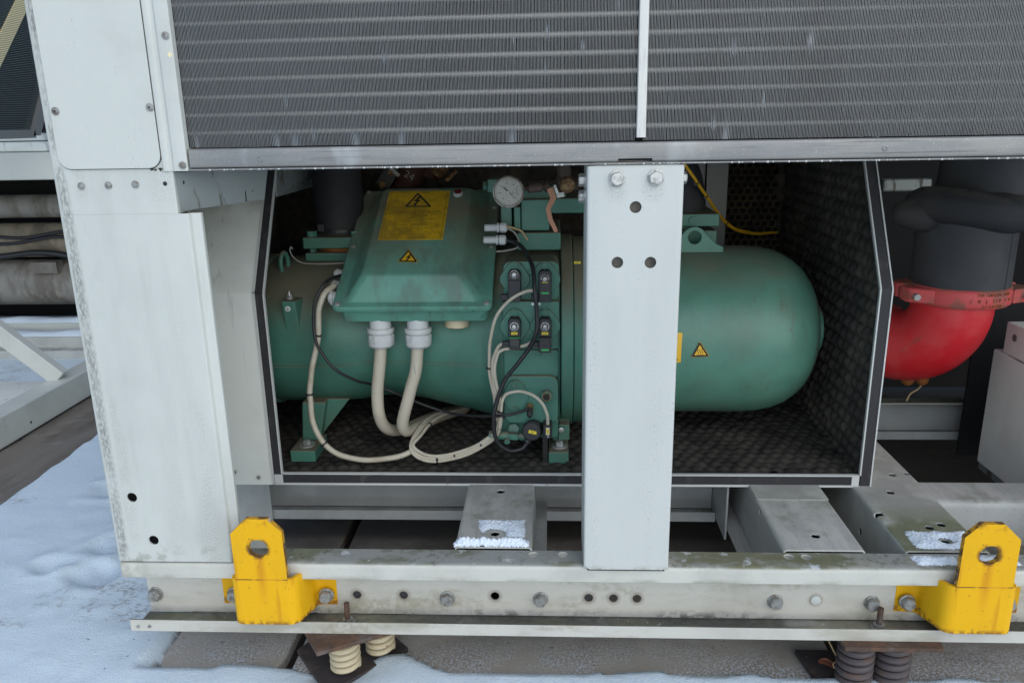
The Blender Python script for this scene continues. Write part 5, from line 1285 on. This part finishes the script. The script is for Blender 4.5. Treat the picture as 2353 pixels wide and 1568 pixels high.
m = MB(); a = P(1279, 447, Y=.436); m.prism([P(1271, 425, Y=.437), P(1277, 425, Y=.437), P(1284, 443, Y=.437), P(1295, 441, Y=.437), P(1296, 452, Y=.437), P(1280, 455, Y=.437)], (0, .003, 0)); m.build('lever_stop', M['steel'], bv, bevel=.0006)

# ================================================================ PIPES ABOVE THE COMPRESSOR
t = thing('suction_pipe', 'black insulated suction pipe rising from the green flange on the left', 'pipe', tuple(P(777, 545, Y=.81)))
a = P(722, 450, Y=.81); b = P(832, 450, Y=.81); z0 = P(770, 538, Y=.81).z
m = MB(); m.lathe(((a.x + b.x) / 2, .81, z0 - .012), Z3, [(0, .080), (.02, .077), (.03, (b.x - a.x) / 2), (.35, (b.x - a.x) / 2)], 40); m.build('insulation', M['insulation'], t, smooth=40)
m = MB(); m.lathe(((a.x + b.x) / 2, .81, z0 + .012), Z3, [(0, .0785), (.012, .0785)], 40); q = P(737, 523, Y=.73); m.box(q.x - .010, q.x + .010, .728, .74, q.z - .012, q.z + .010); m.build('clamp', M['black_plastic'], t, bevel=.001)
t = thing('discharge_pipe', 'black insulated discharge pipe rising behind the yellow wires', 'pipe', tuple(P(1590, 492, Y=.86)))
a = P(1560, 430, Y=.86); z0 = P(1590, 490, Y=.86).z
path = [Vector((a.x - .005, .86, z0)), Vector((a.x - .004, .86, z0 + .05)), Vector((a.x - .02, .86, z0 + .11)), Vector((a.x - .06, .86, z0 + .17)), Vector((a.x - .13, .86, z0 + .20)), Vector((a.x - .3, .86, z0 + .21))]
m = MB(); m.tube(catmull(path, 6), .082, 32); m.build('insulation', M['insulation'], t, smooth=60)
t = thing('pipe_clamp_bracket', 'tilted dark steel clamp with two bolts behind the terminal box', 'bracket', tuple(P(890, 408, Y=1.02)))
pp = [P(862, 420, Y=1.02), P(884, 386, Y=1.02), P(915, 398, Y=1.02), P(893, 436, Y=1.02)]
m = MB(); m.prism(pp, (0, .05, 0)); m.build('plate', M['black_plastic'], t, bevel=.002)
m = MB(); m.prism([P(886, 382, Y=1.015), P(896, 378, Y=1.015), P(920, 402, Y=1.015), P(913, 407, Y=1.015)], (0, .05, 0)); m.build('flange', M['steel_dull'], t)
for px, py in ((898, 397), (878, 424)): m = MB(); hexbolt(m, P(px, py, Y=1.019), OUT, .008, .008, .011, .002); m.build('bolt', M['brass'], t)
t = thing('marked_pipe', 'dark maroon pipe marked 24 in white chalk behind the terminal box', 'pipe', tuple(P(945, 410, Y=1.05)))
a = P(930, 440, Y=1.05); b = P(958, 370, Y=1.05); m = MB(); m.tube([a, b, b + Vector((.05, .05, .12))], .045, 28); m.build('lagging', M['maroon'], t)
m = MB(); o_ = P(940, 404, Y=1.002); r_ = math.radians(-32); m.mesh(text_mesh('24', .034), frame(o_, (math.cos(r_), 0, math.sin(r_)), (-math.sin(r_), 0, math.cos(r_)), OUT)); m.build('chalk_mark', M['cable_grey'], t, recalc=False)
t = thing('valve_cluster', 'rusty brown pipe fittings in the dark right of the chalk marked pipe', 'pipe fittings', tuple(P(1005, 400, Y=1.05)))
m = MB(); m.lathe(P(985, 408, Y=1.05), Vector((.3, .1, 1)), [(0, .035), (.06, .038), (.06, .028), (.14, .026)], 16); m.build('body', M['maroon'], t)
m = MB(); m.lathe(P(1002, 398, Y=1.03), Vector((.6, -.2, .8)), [(0, .026), (.04, .028), (.04, .018), (.09, .018)], 12); m.build('elbow', M['brass'], t)
m = MB(); m.prism([P(1022, 412, Y=1.0), P(1046, 390, Y=1.0), P(1051, 396, Y=1.0), P(1028, 418, Y=1.0)], (0, .01, 0)); m.build('lever', M['brass'], t)
# ================================================================ RED PIPE ON THE RIGHT
PY_ = .85; c = P(2202, 600, Y=PY_); PX_ = c.x
rl = P(2103, 600, Y=PY_).x; rr = P(2316, 600, Y=PY_).x; RI = (rr - rl) / 2; PX_ = (rl + rr) / 2
zc_ = P(2200, 690, Y=PY_ - RI).z            # middle of the coupling at its front
t = thing('insulated_pipe', 'grey insulated upright pipe with a bulging collar above the red coupling', 'pipe', (PX_, PY_, zc_))
ztop_ = P(2210, 530, Y=PY_ - RI).z
m = MB(); m.lathe((PX_, PY_, zc_ + .018), Z3, [(0, RI * .97), (.004, RI), (ztop_ - zc_ + .05, RI * 1.0)], 56); lo = m.build('lower_sleeve', M['insulation_grey'], t, smooth=40)
m = MB(); a_ = math.radians(-58); m.box(PX_ + (RI + .0004) * math.cos(a_) - .0012, PX_ + (RI + .0004) * math.cos(a_) + .0012, PY_ + RI * math.sin(a_) - .0016, PY_ + RI * math.sin(a_) + .002, zc_ + .022, ztop_ - .005); m.build('sleeve_seam', M['ink'], lo)
za, zb2 = ztop_, P(2210, 448, Y=PY_ - RI - .06).z
hc = (zb2 - za); rc = RI * 1.30
m = MB(); secs = []
for k in range(11):
    f = k / 10; r_ = rc * (1 - .22 * abs(2 * f - 1) ** 3.2); secs.append((za + hc * f, r_))
m.rings([[Vector((PX_ + .012 + (r_ * (1 + .10 * math.cos(2 * a) + .03 * math.sin(3 * a + z * 9))) * math.cos(a), PY_ + r_ * .97 * math.sin(a), z + .012 * math.sin(a * 2 + .6))) for a in [2 * math.pi * i / 64 for i in range(64)]] for z, r_ in secs]); m.build('collar', M['insulation'], t, smooth=180)
m = MB(); e = P(2085, 487, Y=PY_ - .02); m.rings([[Vector((e.x + .075 * math.sin(f) * 0 + x_, e.y + r_ * math.cos(a), e.z - .004 + r_ * .95 * math.sin(a))) for a in [2 * math.pi * i / 28 for i in range(28)]] for x_, r_, f in ((-.046, .006, 0), (-.040, .022, 0), (-.026, .034, 0), (0, .046, 0), (.03, .058, 0), (.10, .062, 0))]); m.build('flange_lobe', M['insulation'], t, smooth=180)
m = MB(); m.lathe((PX_ + .06, PY_ + .03, zb2 - .03), Vector((.10, .05, 1)), [(0, RI * 1.05), (.05, RI * 1.02), (.5, RI * 1.02)], 48); m.build('upper_sleeve', M['insulation_grey'], t, smooth=40)
# coupling: two bolted half rings
t = thing('pipe_coupling', 'red bolted pipe coupling with raised lettering round the grey pipe', 'pipe coupling', (PX_, PY_, zc_))
RC = RI * 1.015
m = MB(); m.lathe((PX_, PY_, zc_ - .030), Z3, [(0, RC * .80), (0, RC * .98), (.006, RC * 1.03), (.014, RC * 1.05), (.046, RC * 1.05), (.054, RC * 1.02), (.058, RC * .97), (.058, RC * .8)], 64, cap=False); m.build('ring', M['red_dusty'], t, smooth=40)
for s in (-1, 1):
    yb = PY_ - .055 if s > 0 else PY_ - .055
    m = MB()
    ex = PX_ + s * (RC + .012)
    pts = [(PX_ + s * RC * .80, PY_ - RC * .70), (PX_ + s * (RC + .034), PY_ - .070), (PX_ + s * (RC + .042), PY_ - .055), (PX_ + s * (RC + .040), PY_ - .012), (PX_ + s * RC * .97, PY_ - .008)]
    m.prism([(p[0], p[1], zc_ - .022) for p in pts], (0, 0, .044)); pts2 = [(p[0], 2 * PY_ - p[1]) for p in pts]; m.prism([(p[0], p[1], zc_ - .022) for p in pts2], (0, 0, .044))
    m.build('ear', M['red_dusty'], t, bevel=.006, seg=3)
    q = Vector((PX_ + s * (RC + .017), PY_ - .062, zc_))
    m = MB(); m.lathe(q + Vector((0, .005, 0)), (s * .25, -1, 0), [(0, .018), (.010, .018), (.013, .0165)], 6, rot=.4); m.cyl(q, q + Vector((s * .006, -.034, 0)), .0095, 16); m.build('coupling_bolt', M['steel'] if s > 0 else M['steel_dull'], t)
m = MB()
def on_ring(a, z, s_, sz, r_=RC * 1.05 + .0012):
    for i, ch in enumerate(s_):
        if ch == ' ': continue
        b = a + (i - (len(s_) - 1) / 2) * sz * .74 / r_
        n_ = Vector((math.sin(b), -math.cos(b), 0)); m.mesh(text_mesh(ch, sz, .0008), frame(Vector((PX_, PY_, zc_ + z)) + n_ * r_, (math.cos(b), math.sin(b), 0), (0, 0, 1), n_))
on_ring(.26, .0155, 'FM-G0229-300', .0125); on_ring(.22, -.0185, 'JF1007B', .013); on_ring(.26, -.002, '( 8 ) 219 1 G ', .0145)
m.build('raised_lettering', M['orange_rust'], t, recalc=False)
# elbow turning down and away behind the enclosure
t = thing('pipe_elbow', 'glossy red pipe elbow curving left below the coupling', 'pipe elbow', (PX_, PY_, zc_ - .03))
RB = RI * .84; RE = RB * 1.40; PX_ -= .012
dirx = Vector((-.62, .78, 0)).normalized()
cen = Vector((PX_, PY_, zc_ - .045)) + dirx * RE
path = [Vector((PX_, PY_, zc_ + .0))]
N_ = 20
for k in range(N_ + 1):
    a = math.pi / 2 * k / N_; path.append(cen - dirx * RE * math.cos(a) - Z3 * RE * math.sin(a))
path.append(path[-1] + dirx * .05)
m = MB(); R = []
side = dirx.cross(Z3).normalized()
for i, p in enumerate(path):
    k = max(0, min(N_, i - 1)); a = math.pi / 2 * k / N_; rad = (-dirx * math.cos(a) - Z3 * math.sin(a)); 
    R.append([p + (rad * math.cos(b) + side * math.sin(b)) * RB for b in [2 * math.pi * j / 48 for j in range(48)]])
m.rings(R); el_ = m.build('elbow', M['red'], t, smooth=60)
m = MB(); e = path[-1]; m.lathe(e - dirx * .02, dirx, [(0, RB * .9), (0, RB * 1.10), (.05, RB * 1.12), (.055, RB * .9)], 48, cap=False); m.build('coupling_ring', M['red_dusty'], t, smooth=40)
b0 = P(2102, 868, Y=e.y - .02)
m = MB(); random.seed(8)
for dx in (-.035, .03):
    qq = b0 + X3 * dx * .7; m.lathe(qq + Z3 * .012, Vector((dx * 2, -.1, -1)), [(0, .020), (.018, .022), (.030, .017), (.036, .008)], 9)
m.build('rusty_bolt', M['orange_rust'], t)
m = MB(); q = P(2118, 882, Y=(b0.y)); m.tube(catmull([q, q + Vector((-.012, .0, -.018)), q + Vector((-.034, .0, -.034)), q + Vector((-.045, 0, -.06))], 6), .0028, 8); m.build('loose_wire', M['straw'], t)
bpy.context.view_layer.update()
m = MB()
for word, xa_, ya_, xb_, yb_ in (('TAIWAN', 2074, 806, 2112, 776),):
    for i, ch in enumerate(word):
        f = i / (len(word) - 1); r_ = ray(xa_ + (xb_ - xa_) * f, ya_ + (yb_ - ya_) * f)
        ok, hit, nrm_, _i = el_.ray_cast(CAM - BASE[el_.name], r_)
        if not ok: continue
        eu_ = Vector((.75, 0, .66)); eu_ = (eu_ - nrm_ * eu_.dot(nrm_)).normalized(); ev_ = nrm_.cross(eu_)
        m.mesh(text_mesh(ch, .019, .0006), frame(hit + BASE[el_.name] + nrm_ * .0006, eu_, ev_, nrm_))
if m.v: m.build('cast_lettering', M['red_dusty'], el_, recalc=False)
# ================================================================ CABINET ON THE RIGHT
Xc = P(2262, 930, Y=.9).x; zt_ = P(2282, 800, Y=.9).z; zb_ = P(2246, 1058, Y=.9).z
t = thing('white_cabinet', 'pale grey steel cabinet side at the right edge below a small bracket', 'cabinet', (Xc, .5, zb_))
m = MB(); m.box(Xc, Xc + .6, .12, .9, zb_, zt_); m.build('body', M['grey_panel'], t, bevel=.006, seg=3)
m = MB(); m.box(Xc + .02, Xc + .6, .14, .92, zb_ - .035, zb_ - .0005); m.build('base', M['bracket'], t, bevel=.002)
q0 = P(2314, 738, Y=.86); m = MB(); m.box(q0.x, q0.x + .4, .5, .86, zt_ + .0005, q0.z); bk = m.build('top_box', M['grey_panel'], t, bevel=.003)
q = P(2331, 776, X=q0.x - .0006); m = MB(); m.lathe(q, (-1, 0, 0), [(-.004, .011), (.002, .011)], 20); m.build('screw', M['zinc_dark'], bk)
t = thing('inner_partition', 'dark partition sheet standing behind the pale cabinet on the right', 'panel', (Xc, 1.0, .2))
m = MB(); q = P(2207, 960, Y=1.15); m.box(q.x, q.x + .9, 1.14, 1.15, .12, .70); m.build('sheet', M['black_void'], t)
t = thing('duct_piece', 'dull grey duct piece in the dark left of the big insulated pipe', 'duct', tuple(P(2090, 440, Y=1.7)))
a = P(2030, 412, Y=1.7); b = P(2140, 440, Y=1.7); m = MB(); m.box(a.x, b.x, 1.7, 1.75, b.z, a.z); m.build('duct', M['bracket'], t, bevel=.01)

# ================================================================ SNOW PATCHES, LEAF, STRAW
def snow_patch(label, x0, x1, y0, y1, z, th, seed, edge=.25, holes=()):
    random.seed(seed); nx = max(16, int((x1 - x0) / .0018)); ny = max(10, int((y1 - y0) / .0018)); m = MB()
    def h(u, v):
        x = x0 + (x1 - x0) * u; y = y0 + (y1 - y0) * v
        d = min(u, 1 - u) * (x1 - x0) / .022; e = min(v, 1 - v) * (y1 - y0) / .018
        k = min(1.2, d, e) - edge + .55 * fbm(x, y, 34, 3, seed) + .25 * noise.noise(Vector((x * 190, y * 190, seed)))
        for hx, hy, hr in holes: k -= 1.6 * math.exp(-(((x - hx) / hr) ** 2 + ((y - hy) / hr) ** 2))
        return k
    def f(u, v):
        k = h(u, v); x = x0 + (x1 - x0) * u; y = y0 + (y1 - y0) * v
        return (x, y, z + (0 if k <= 0 else th * 1.5 * min(1, k) ** .8 * (1 + .35 * noise.noise(Vector((x * 160, y * 160, 3))) + .18 * noise.noise(Vector((x * 420, y * 420, 8))))))
    m.grid(nx, ny, f, lambda u, v: h(u, v) > .0)
    o = m.build('snow_patch', M['snow'], base=((x0 + x1) / 2, (y0 + y1) / 2, z), smooth=180, recalc=False); return props(o, label, 'snow', 'old snow left on the frame', 'stuff')
q = P(1137, 1225, Z=.354)
snow_patch('thick ridge of snow along the front end of the left cross beam', -.234, -.052, .066, .098, .3545, .013, 1, .05)
snow_patch('thin snow around the bolt hole on the left cross beam', -.190, -.056, .108, .205, .3545, .006, 2, .42, ((q.x - .01, q.y, .022), (q.x + .012, q.y + .0, .016)))
q = P(2172, 1243, Z=.354)
snow_patch('snow on the mossy cross beam behind the right lug', .845, 1.0, .072, .160, .3545, .006, 3, .22, ((q.x, q.y, .020),))
snow_patch('snow streaks on the front rail beside the right lug', .818, .930, .012, .062, .3478, .006, 4, .33)
snow_patch('small snow heap behind the right lug on the rail', .935, 1.06, .016, .062, .3478, .006, 5, .25)
snow_patch('lump of snow lying on the lower flange of the right cross beam', .505, .538, .07, .14, .2005, .018, 6, .0)
def leaf():
    q = P(1912, 1545, Z=.006); m = MB()
    m.grid(14, 7, lambda u, v: (q.x + (u - .5) * .052, q.y + .012 - (u - .5) * .03 + (v - .5) * .026 * math.sin(math.pi * max(.02, min(.98, u))) ** .8, .010 + .012 * (2 * v - 1) ** 2 + .006 * math.sin(u * 5)))
    o = m.build('fallen_leaf', M['leaf'], base=tuple(q), smooth=180, recalc=False); props(o, 'single reddish brown leaf on the ground left of the brown springs', 'leaf')
leaf()
pts = [P(1903, 1470, Z=.10), P(1925, 1512, Z=.06), P(1950, 1545, Z=.03), P(1958, 1580, Z=.005)]
m = MB(); m.tube(catmull(pts, 6), .0022, 8); e = P(1927, 1514, Z=.06)
m.tube(catmull([e, e + Vector((-.018, -.012, -.004)), e + Vector((-.010, -.02, -.010)), e + Vector((.016, -.006, .012))], 5), .0014, 6)
o = m.build('straw_stalk', M['straw'], base=tuple(pts[-1]), smooth=180); props(o, 'dry bent straw stalk hanging beside the brown springs', 'straw')
# a twig or two on the snow at the left
random.seed(21)
for k, (px, py, lab_) in enumerate(((215, 1203, 'short dark twig lying on the snow beside the concrete strip'), (238, 1150, 'curled brown leaf crumb on the snow by the post'))):
    q = P(px * .58, py, Z=.02) if k == 0 else P(226, 1100, Z=.02)
    m = MB()
    if k == 0: m.tube(catmull([q + Vector((-.03, 0, .004)), q + Vector((0, .006, .006)), q + Vector((.034, .002, .004))], 5), .0022, 6)
    else: m.grid(8, 6, lambda u, v: (q.x + (u - .5) * .05, q.y + (v - .5) * .05 * (1 - (2 * u - 1) ** 2), q.z + .006 + .008 * (2 * u - 1) ** 2))
    o = m.build('twig' if k == 0 else 'leaf_crumb', M['rust'] if k == 0 else M['leaf'], base=tuple(q), smooth=180, recalc=False); props(o, lab_, 'twig' if k == 0 else 'leaf')

# ================================================================ NEIGHBOURING MACHINE AT THE LEFT
xN = -2.42
# base rail along the strip and its brace
t = thing('neighbour_rail', 'white base rail of the neighbouring machine running back along the concrete strip', 'steel rail', (xN, 1.5, .05))
a0 = P(0, 1035, Z=.012); zr0 = P(0, 958, X=a0.x).z
m = MB(); m.box(a0.x - .11, a0.x, -.5, 2.62, .012, zr0); m.build('rail', M['white'], t, bevel=.008, seg=3)
m = MB()
for px, py in ((83, 985), (95, 1046), (55, 1025)):
    q = P(px * .86, py - 16, X=a0.x + .0006); m.lathe(q, X3, [(-.002, .006), (.0006, .006)], 10)
m.build('chip', M['ink'], t)
q = P(60, 876, Z=.09); m = MB(); m.box(-5.0, a0.x - .115, -.5, q.y, .05, .09); m.build('deck_plate', M['panel'], t)
t = thing('neighbour_brace', 'white diagonal tube brace coming down onto the neighbouring rail', 'brace', tuple(P(140, 872, X=a0.x - .05)))
b1 = P(140, 868, X=a0.x - .055); b0 = P(-60, 718, X=a0.x - .40)
d = (b0 - b1).normalized(); s_ = d.cross(Z3).normalized() * .028; u_ = s_.cross(d).normalized() * .042
m = MB(); m.hexa([b1 - s_ - u_, b1 + s_ - u_, b1 + s_ + u_, b1 - s_ + u_], [b0 - s_ - u_, b0 + s_ - u_, b0 + s_ + u_, b0 - s_ + u_]); m.build('tube', M['white'], t, bevel=.006, seg=3)
YN = 3.1
def hz(name, label, cat, y0, y1, mt, Y=YN, round_=True, x0=-7.0, x1=-1.9, group=None, snow=False):
    a = P(60, y0, Y=Y); b = P(60, y1, Y=Y); zc = (a.z + b.z) / 2; r = (a.z - b.z) / 2
    t = thing(name, label, cat, (x1, Y, zc), group)
    m = MB()
    if round_: m.lathe((x0, Y, zc), X3, [(0, r), (x1 - x0, r)], 40)
    else: m.box(x0, x1, Y - .05, Y + .05, b.z, a.z)
    m.build('pipe' if round_ else 'beam', mt, t, bevel=0 if round_ else .006)
    if snow:
        m = MB(); random.seed(int(y0)); n = 150
        m.grid(n, 6, lambda u, v: (x0 + (x1 - x0) * u, Y - .055 + .11 * v, a.z + .0005 + (.022 + .012 * nz(u * 40, v)) * (1 - (2 * v - 1) ** 4))); m.build('snow_cover', M['snow'], t, recalc=False, smooth=180)
    return t, zc, r
gp2 = 'lagged pipes under the neighbouring machine'
hz('lagged_pipe', 'upper grey lagged pipe under the neighbouring machine', 'pipe', 447, 500, M['lagging'], group=gp2)
tt, zc, r = hz('lagged_pipe', 'tan lagged pipe with black cables along it under the neighbouring machine', 'pipe', 512, 590, M['lagging_tan'], group=gp2)
for k, (py, lab_) in enumerate(((541, 'black cable lying along the tan lagged pipe'), (553, 'lower black cable sagging along the tan lagged pipe'), (585, 'thick black hose between the tan pipe and the big pipe'))):
    pts = [P(x, py + 5 * math.sin(x * .03 + k) - (x - 60) * .06 * (k < 2), Y=YN - r - .03) for x in range(-200, 260, 40)]
    m = MB(); m.tube(catmull(pts, 4), .010 if k < 2 else .018, 10); o = m.build('black_hose', M['cable_black'], base=tuple(pts[4]), smooth=180); props(o, lab_, 'hose', 'hoses under the neighbouring machine')
tt, zc, r = hz('lagged_pipe', 'biggest grey lagged pipe with a small plate under the neighbouring machine', 'pipe', 596, 698, M['lagging'], group=gp2)
a = P(72, 602, Y=YN - r - .005); b = P(134, 628, Y=YN - r - .005); m = MB(); m.box(a.x, b.x, YN - r - .012, YN - r + .06, b.z, a.z); m.build('plate', M['lagging'], tt, bevel=.004)
hz('neighbour_beam', 'upper white frame beam of the neighbouring machine with snow along it', 'steel beam', 737, 762, M['white'], YN - .2, False, group='snowy beams of the neighbouring machine', snow=True)
hz('neighbour_beam', 'grey middle frame beam of the neighbouring machine under a line of snow', 'steel beam', 768, 796, M['beam'], YN - .35, False, group='snowy beams of the neighbouring machine', snow=True)
hz('neighbour_beam', 'lowest grey frame beam of the neighbouring machine just above the snow', 'steel beam', 800, 830, M['beam'], YN - .42, False, group='snowy beams of the neighbouring machine')
t = thing('neighbour_casing', 'white lower casing beam and dark inside of the neighbouring machine', 'machine casing', (-3.2, 3.0, .9))
za, zb3 = P(60, 350, Y=2.3).z, P(60, 414, Y=2.3).z
m = MB(); m.box(-6, -1.75, 2.3, 2.36, zb3, za); m.build('beam', M['white'], t, bevel=.008)
m = MB(); m.box(-8, -1.3, 3.7, 3.75, .0, 2.4); m.build('rear_panel', M['black_void'], t)
m = MB(); m.box(-6, -1.75, 2.365, 3.7, zb3 + .03, zb3 + .06); m.build('bottom_panel', M['bracket'], t)
for y0_, y1_, yy in ((326, 349, 2.32), (306, 324, 2.35)):
    a = P(60, y0_, Y=yy); b = P(60, y1_, Y=yy); m = MB(); m.box(-6, P(104, 330, Y=yy).x, yy, yy + .05, b.z, a.z); m.build('ledge', M['panel'], t, bevel=.008)
# louvred coil side
t = thing('neighbour_coil', 'dark louvred coil of the neighbouring machine crossed by a cream strip painted as sunlight', 'coil', tuple(P(70, 300, X=-2.45)))
XNc = -2.45; e0 = P(72, 302, X=XNc); e1 = P(118, 120, X=XNc); zb4 = e0.z
def yedge(z): return e0.y + (e1.y - e0.y) * (z - e0.z) / (e1.z - e0.z)
m = MB(); z = zb4 + .01
while z < 2.35:
    m.box(XNc - .025, XNc, -.6, yedge(z) - .02, z, z + .0036); z += .0080
m.build('louvre', M['louvre'], t, smooth=0)
m = MB(); m.box(XNc - .08, XNc - .06, -.6, e0.y + .3, zb4, 2.35); m.build('backing', M['black_void'], t)
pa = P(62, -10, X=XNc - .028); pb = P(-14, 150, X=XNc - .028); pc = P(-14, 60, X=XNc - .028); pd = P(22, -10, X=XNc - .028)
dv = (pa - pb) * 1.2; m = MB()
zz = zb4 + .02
while zz < 2.3:                       # patch of sunlight on the louvres, put in as ribbed cream slats
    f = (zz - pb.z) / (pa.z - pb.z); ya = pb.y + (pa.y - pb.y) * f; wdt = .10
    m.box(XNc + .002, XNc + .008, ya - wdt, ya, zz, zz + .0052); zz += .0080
m.build('painted_sun_strip', M['cream_plug_and_sunlight'], t, smooth=0)
m = MB(); m.prism([(XNc - .03, yedge(zb4) - .02, zb4 - .02), (XNc - .03, yedge(zb4) + .035, zb4 - .02), (XNc - .03, yedge(2.3) + .035, 2.3), (XNc - .03, yedge(2.3) - .02, 2.3)], (.05, 0, 0)); m.box(XNc - .03, XNc + .02, -.6, yedge(zb4), zb4 - .03, zb4 + .008); m.build('edge_frame', M['zinc_dark'], t)

# ================================================================ LIGHT
SUN_EL, SUN_AZ = math.radians(37), math.radians(152)    # azimuth from +Y, clockwise seen from above
w = bpy.data.worlds.new('World'); scene.world = w; w.use_nodes = True
nt = w.node_tree; bg = nt.nodes['Background']; sky = nt.nodes.new('ShaderNodeTexSky'); sky.sky_type = 'NISHITA'; sky.sun_disc = False
sky.sun_elevation = SUN_EL; sky.sun_rotation = SUN_AZ; sky.air_density = 1.0; sky.dust_density = .6; sky.ozone_density = 1.2
nt.links.new(sky.outputs[0], bg.inputs[0]); bg.inputs[1].default_value = .15
sd = bpy.data.lights.new('sun', 'SUN'); sd.energy = 1.4; sd.angle = math.radians(100); sd.color = (1, .95, .87)
so = bpy.data.objects.new('sun', sd); COL.objects.link(so)
sdir = Vector((math.sin(SUN_AZ) * math.cos(SUN_EL), math.cos(SUN_AZ) * math.cos(SUN_EL), math.sin(SUN_EL)))
so.rotation_euler = (-sdir).to_track_quat('-Z', 'Y').to_euler(); so.location = (0, -3, 4)
scene.view_settings.view_transform = 'Standard'; scene.view_settings.look = 'None'; scene.view_settings.gamma = 1.0
scene.view_settings.exposure = 0.35
scene.cycles.max_bounces = 8
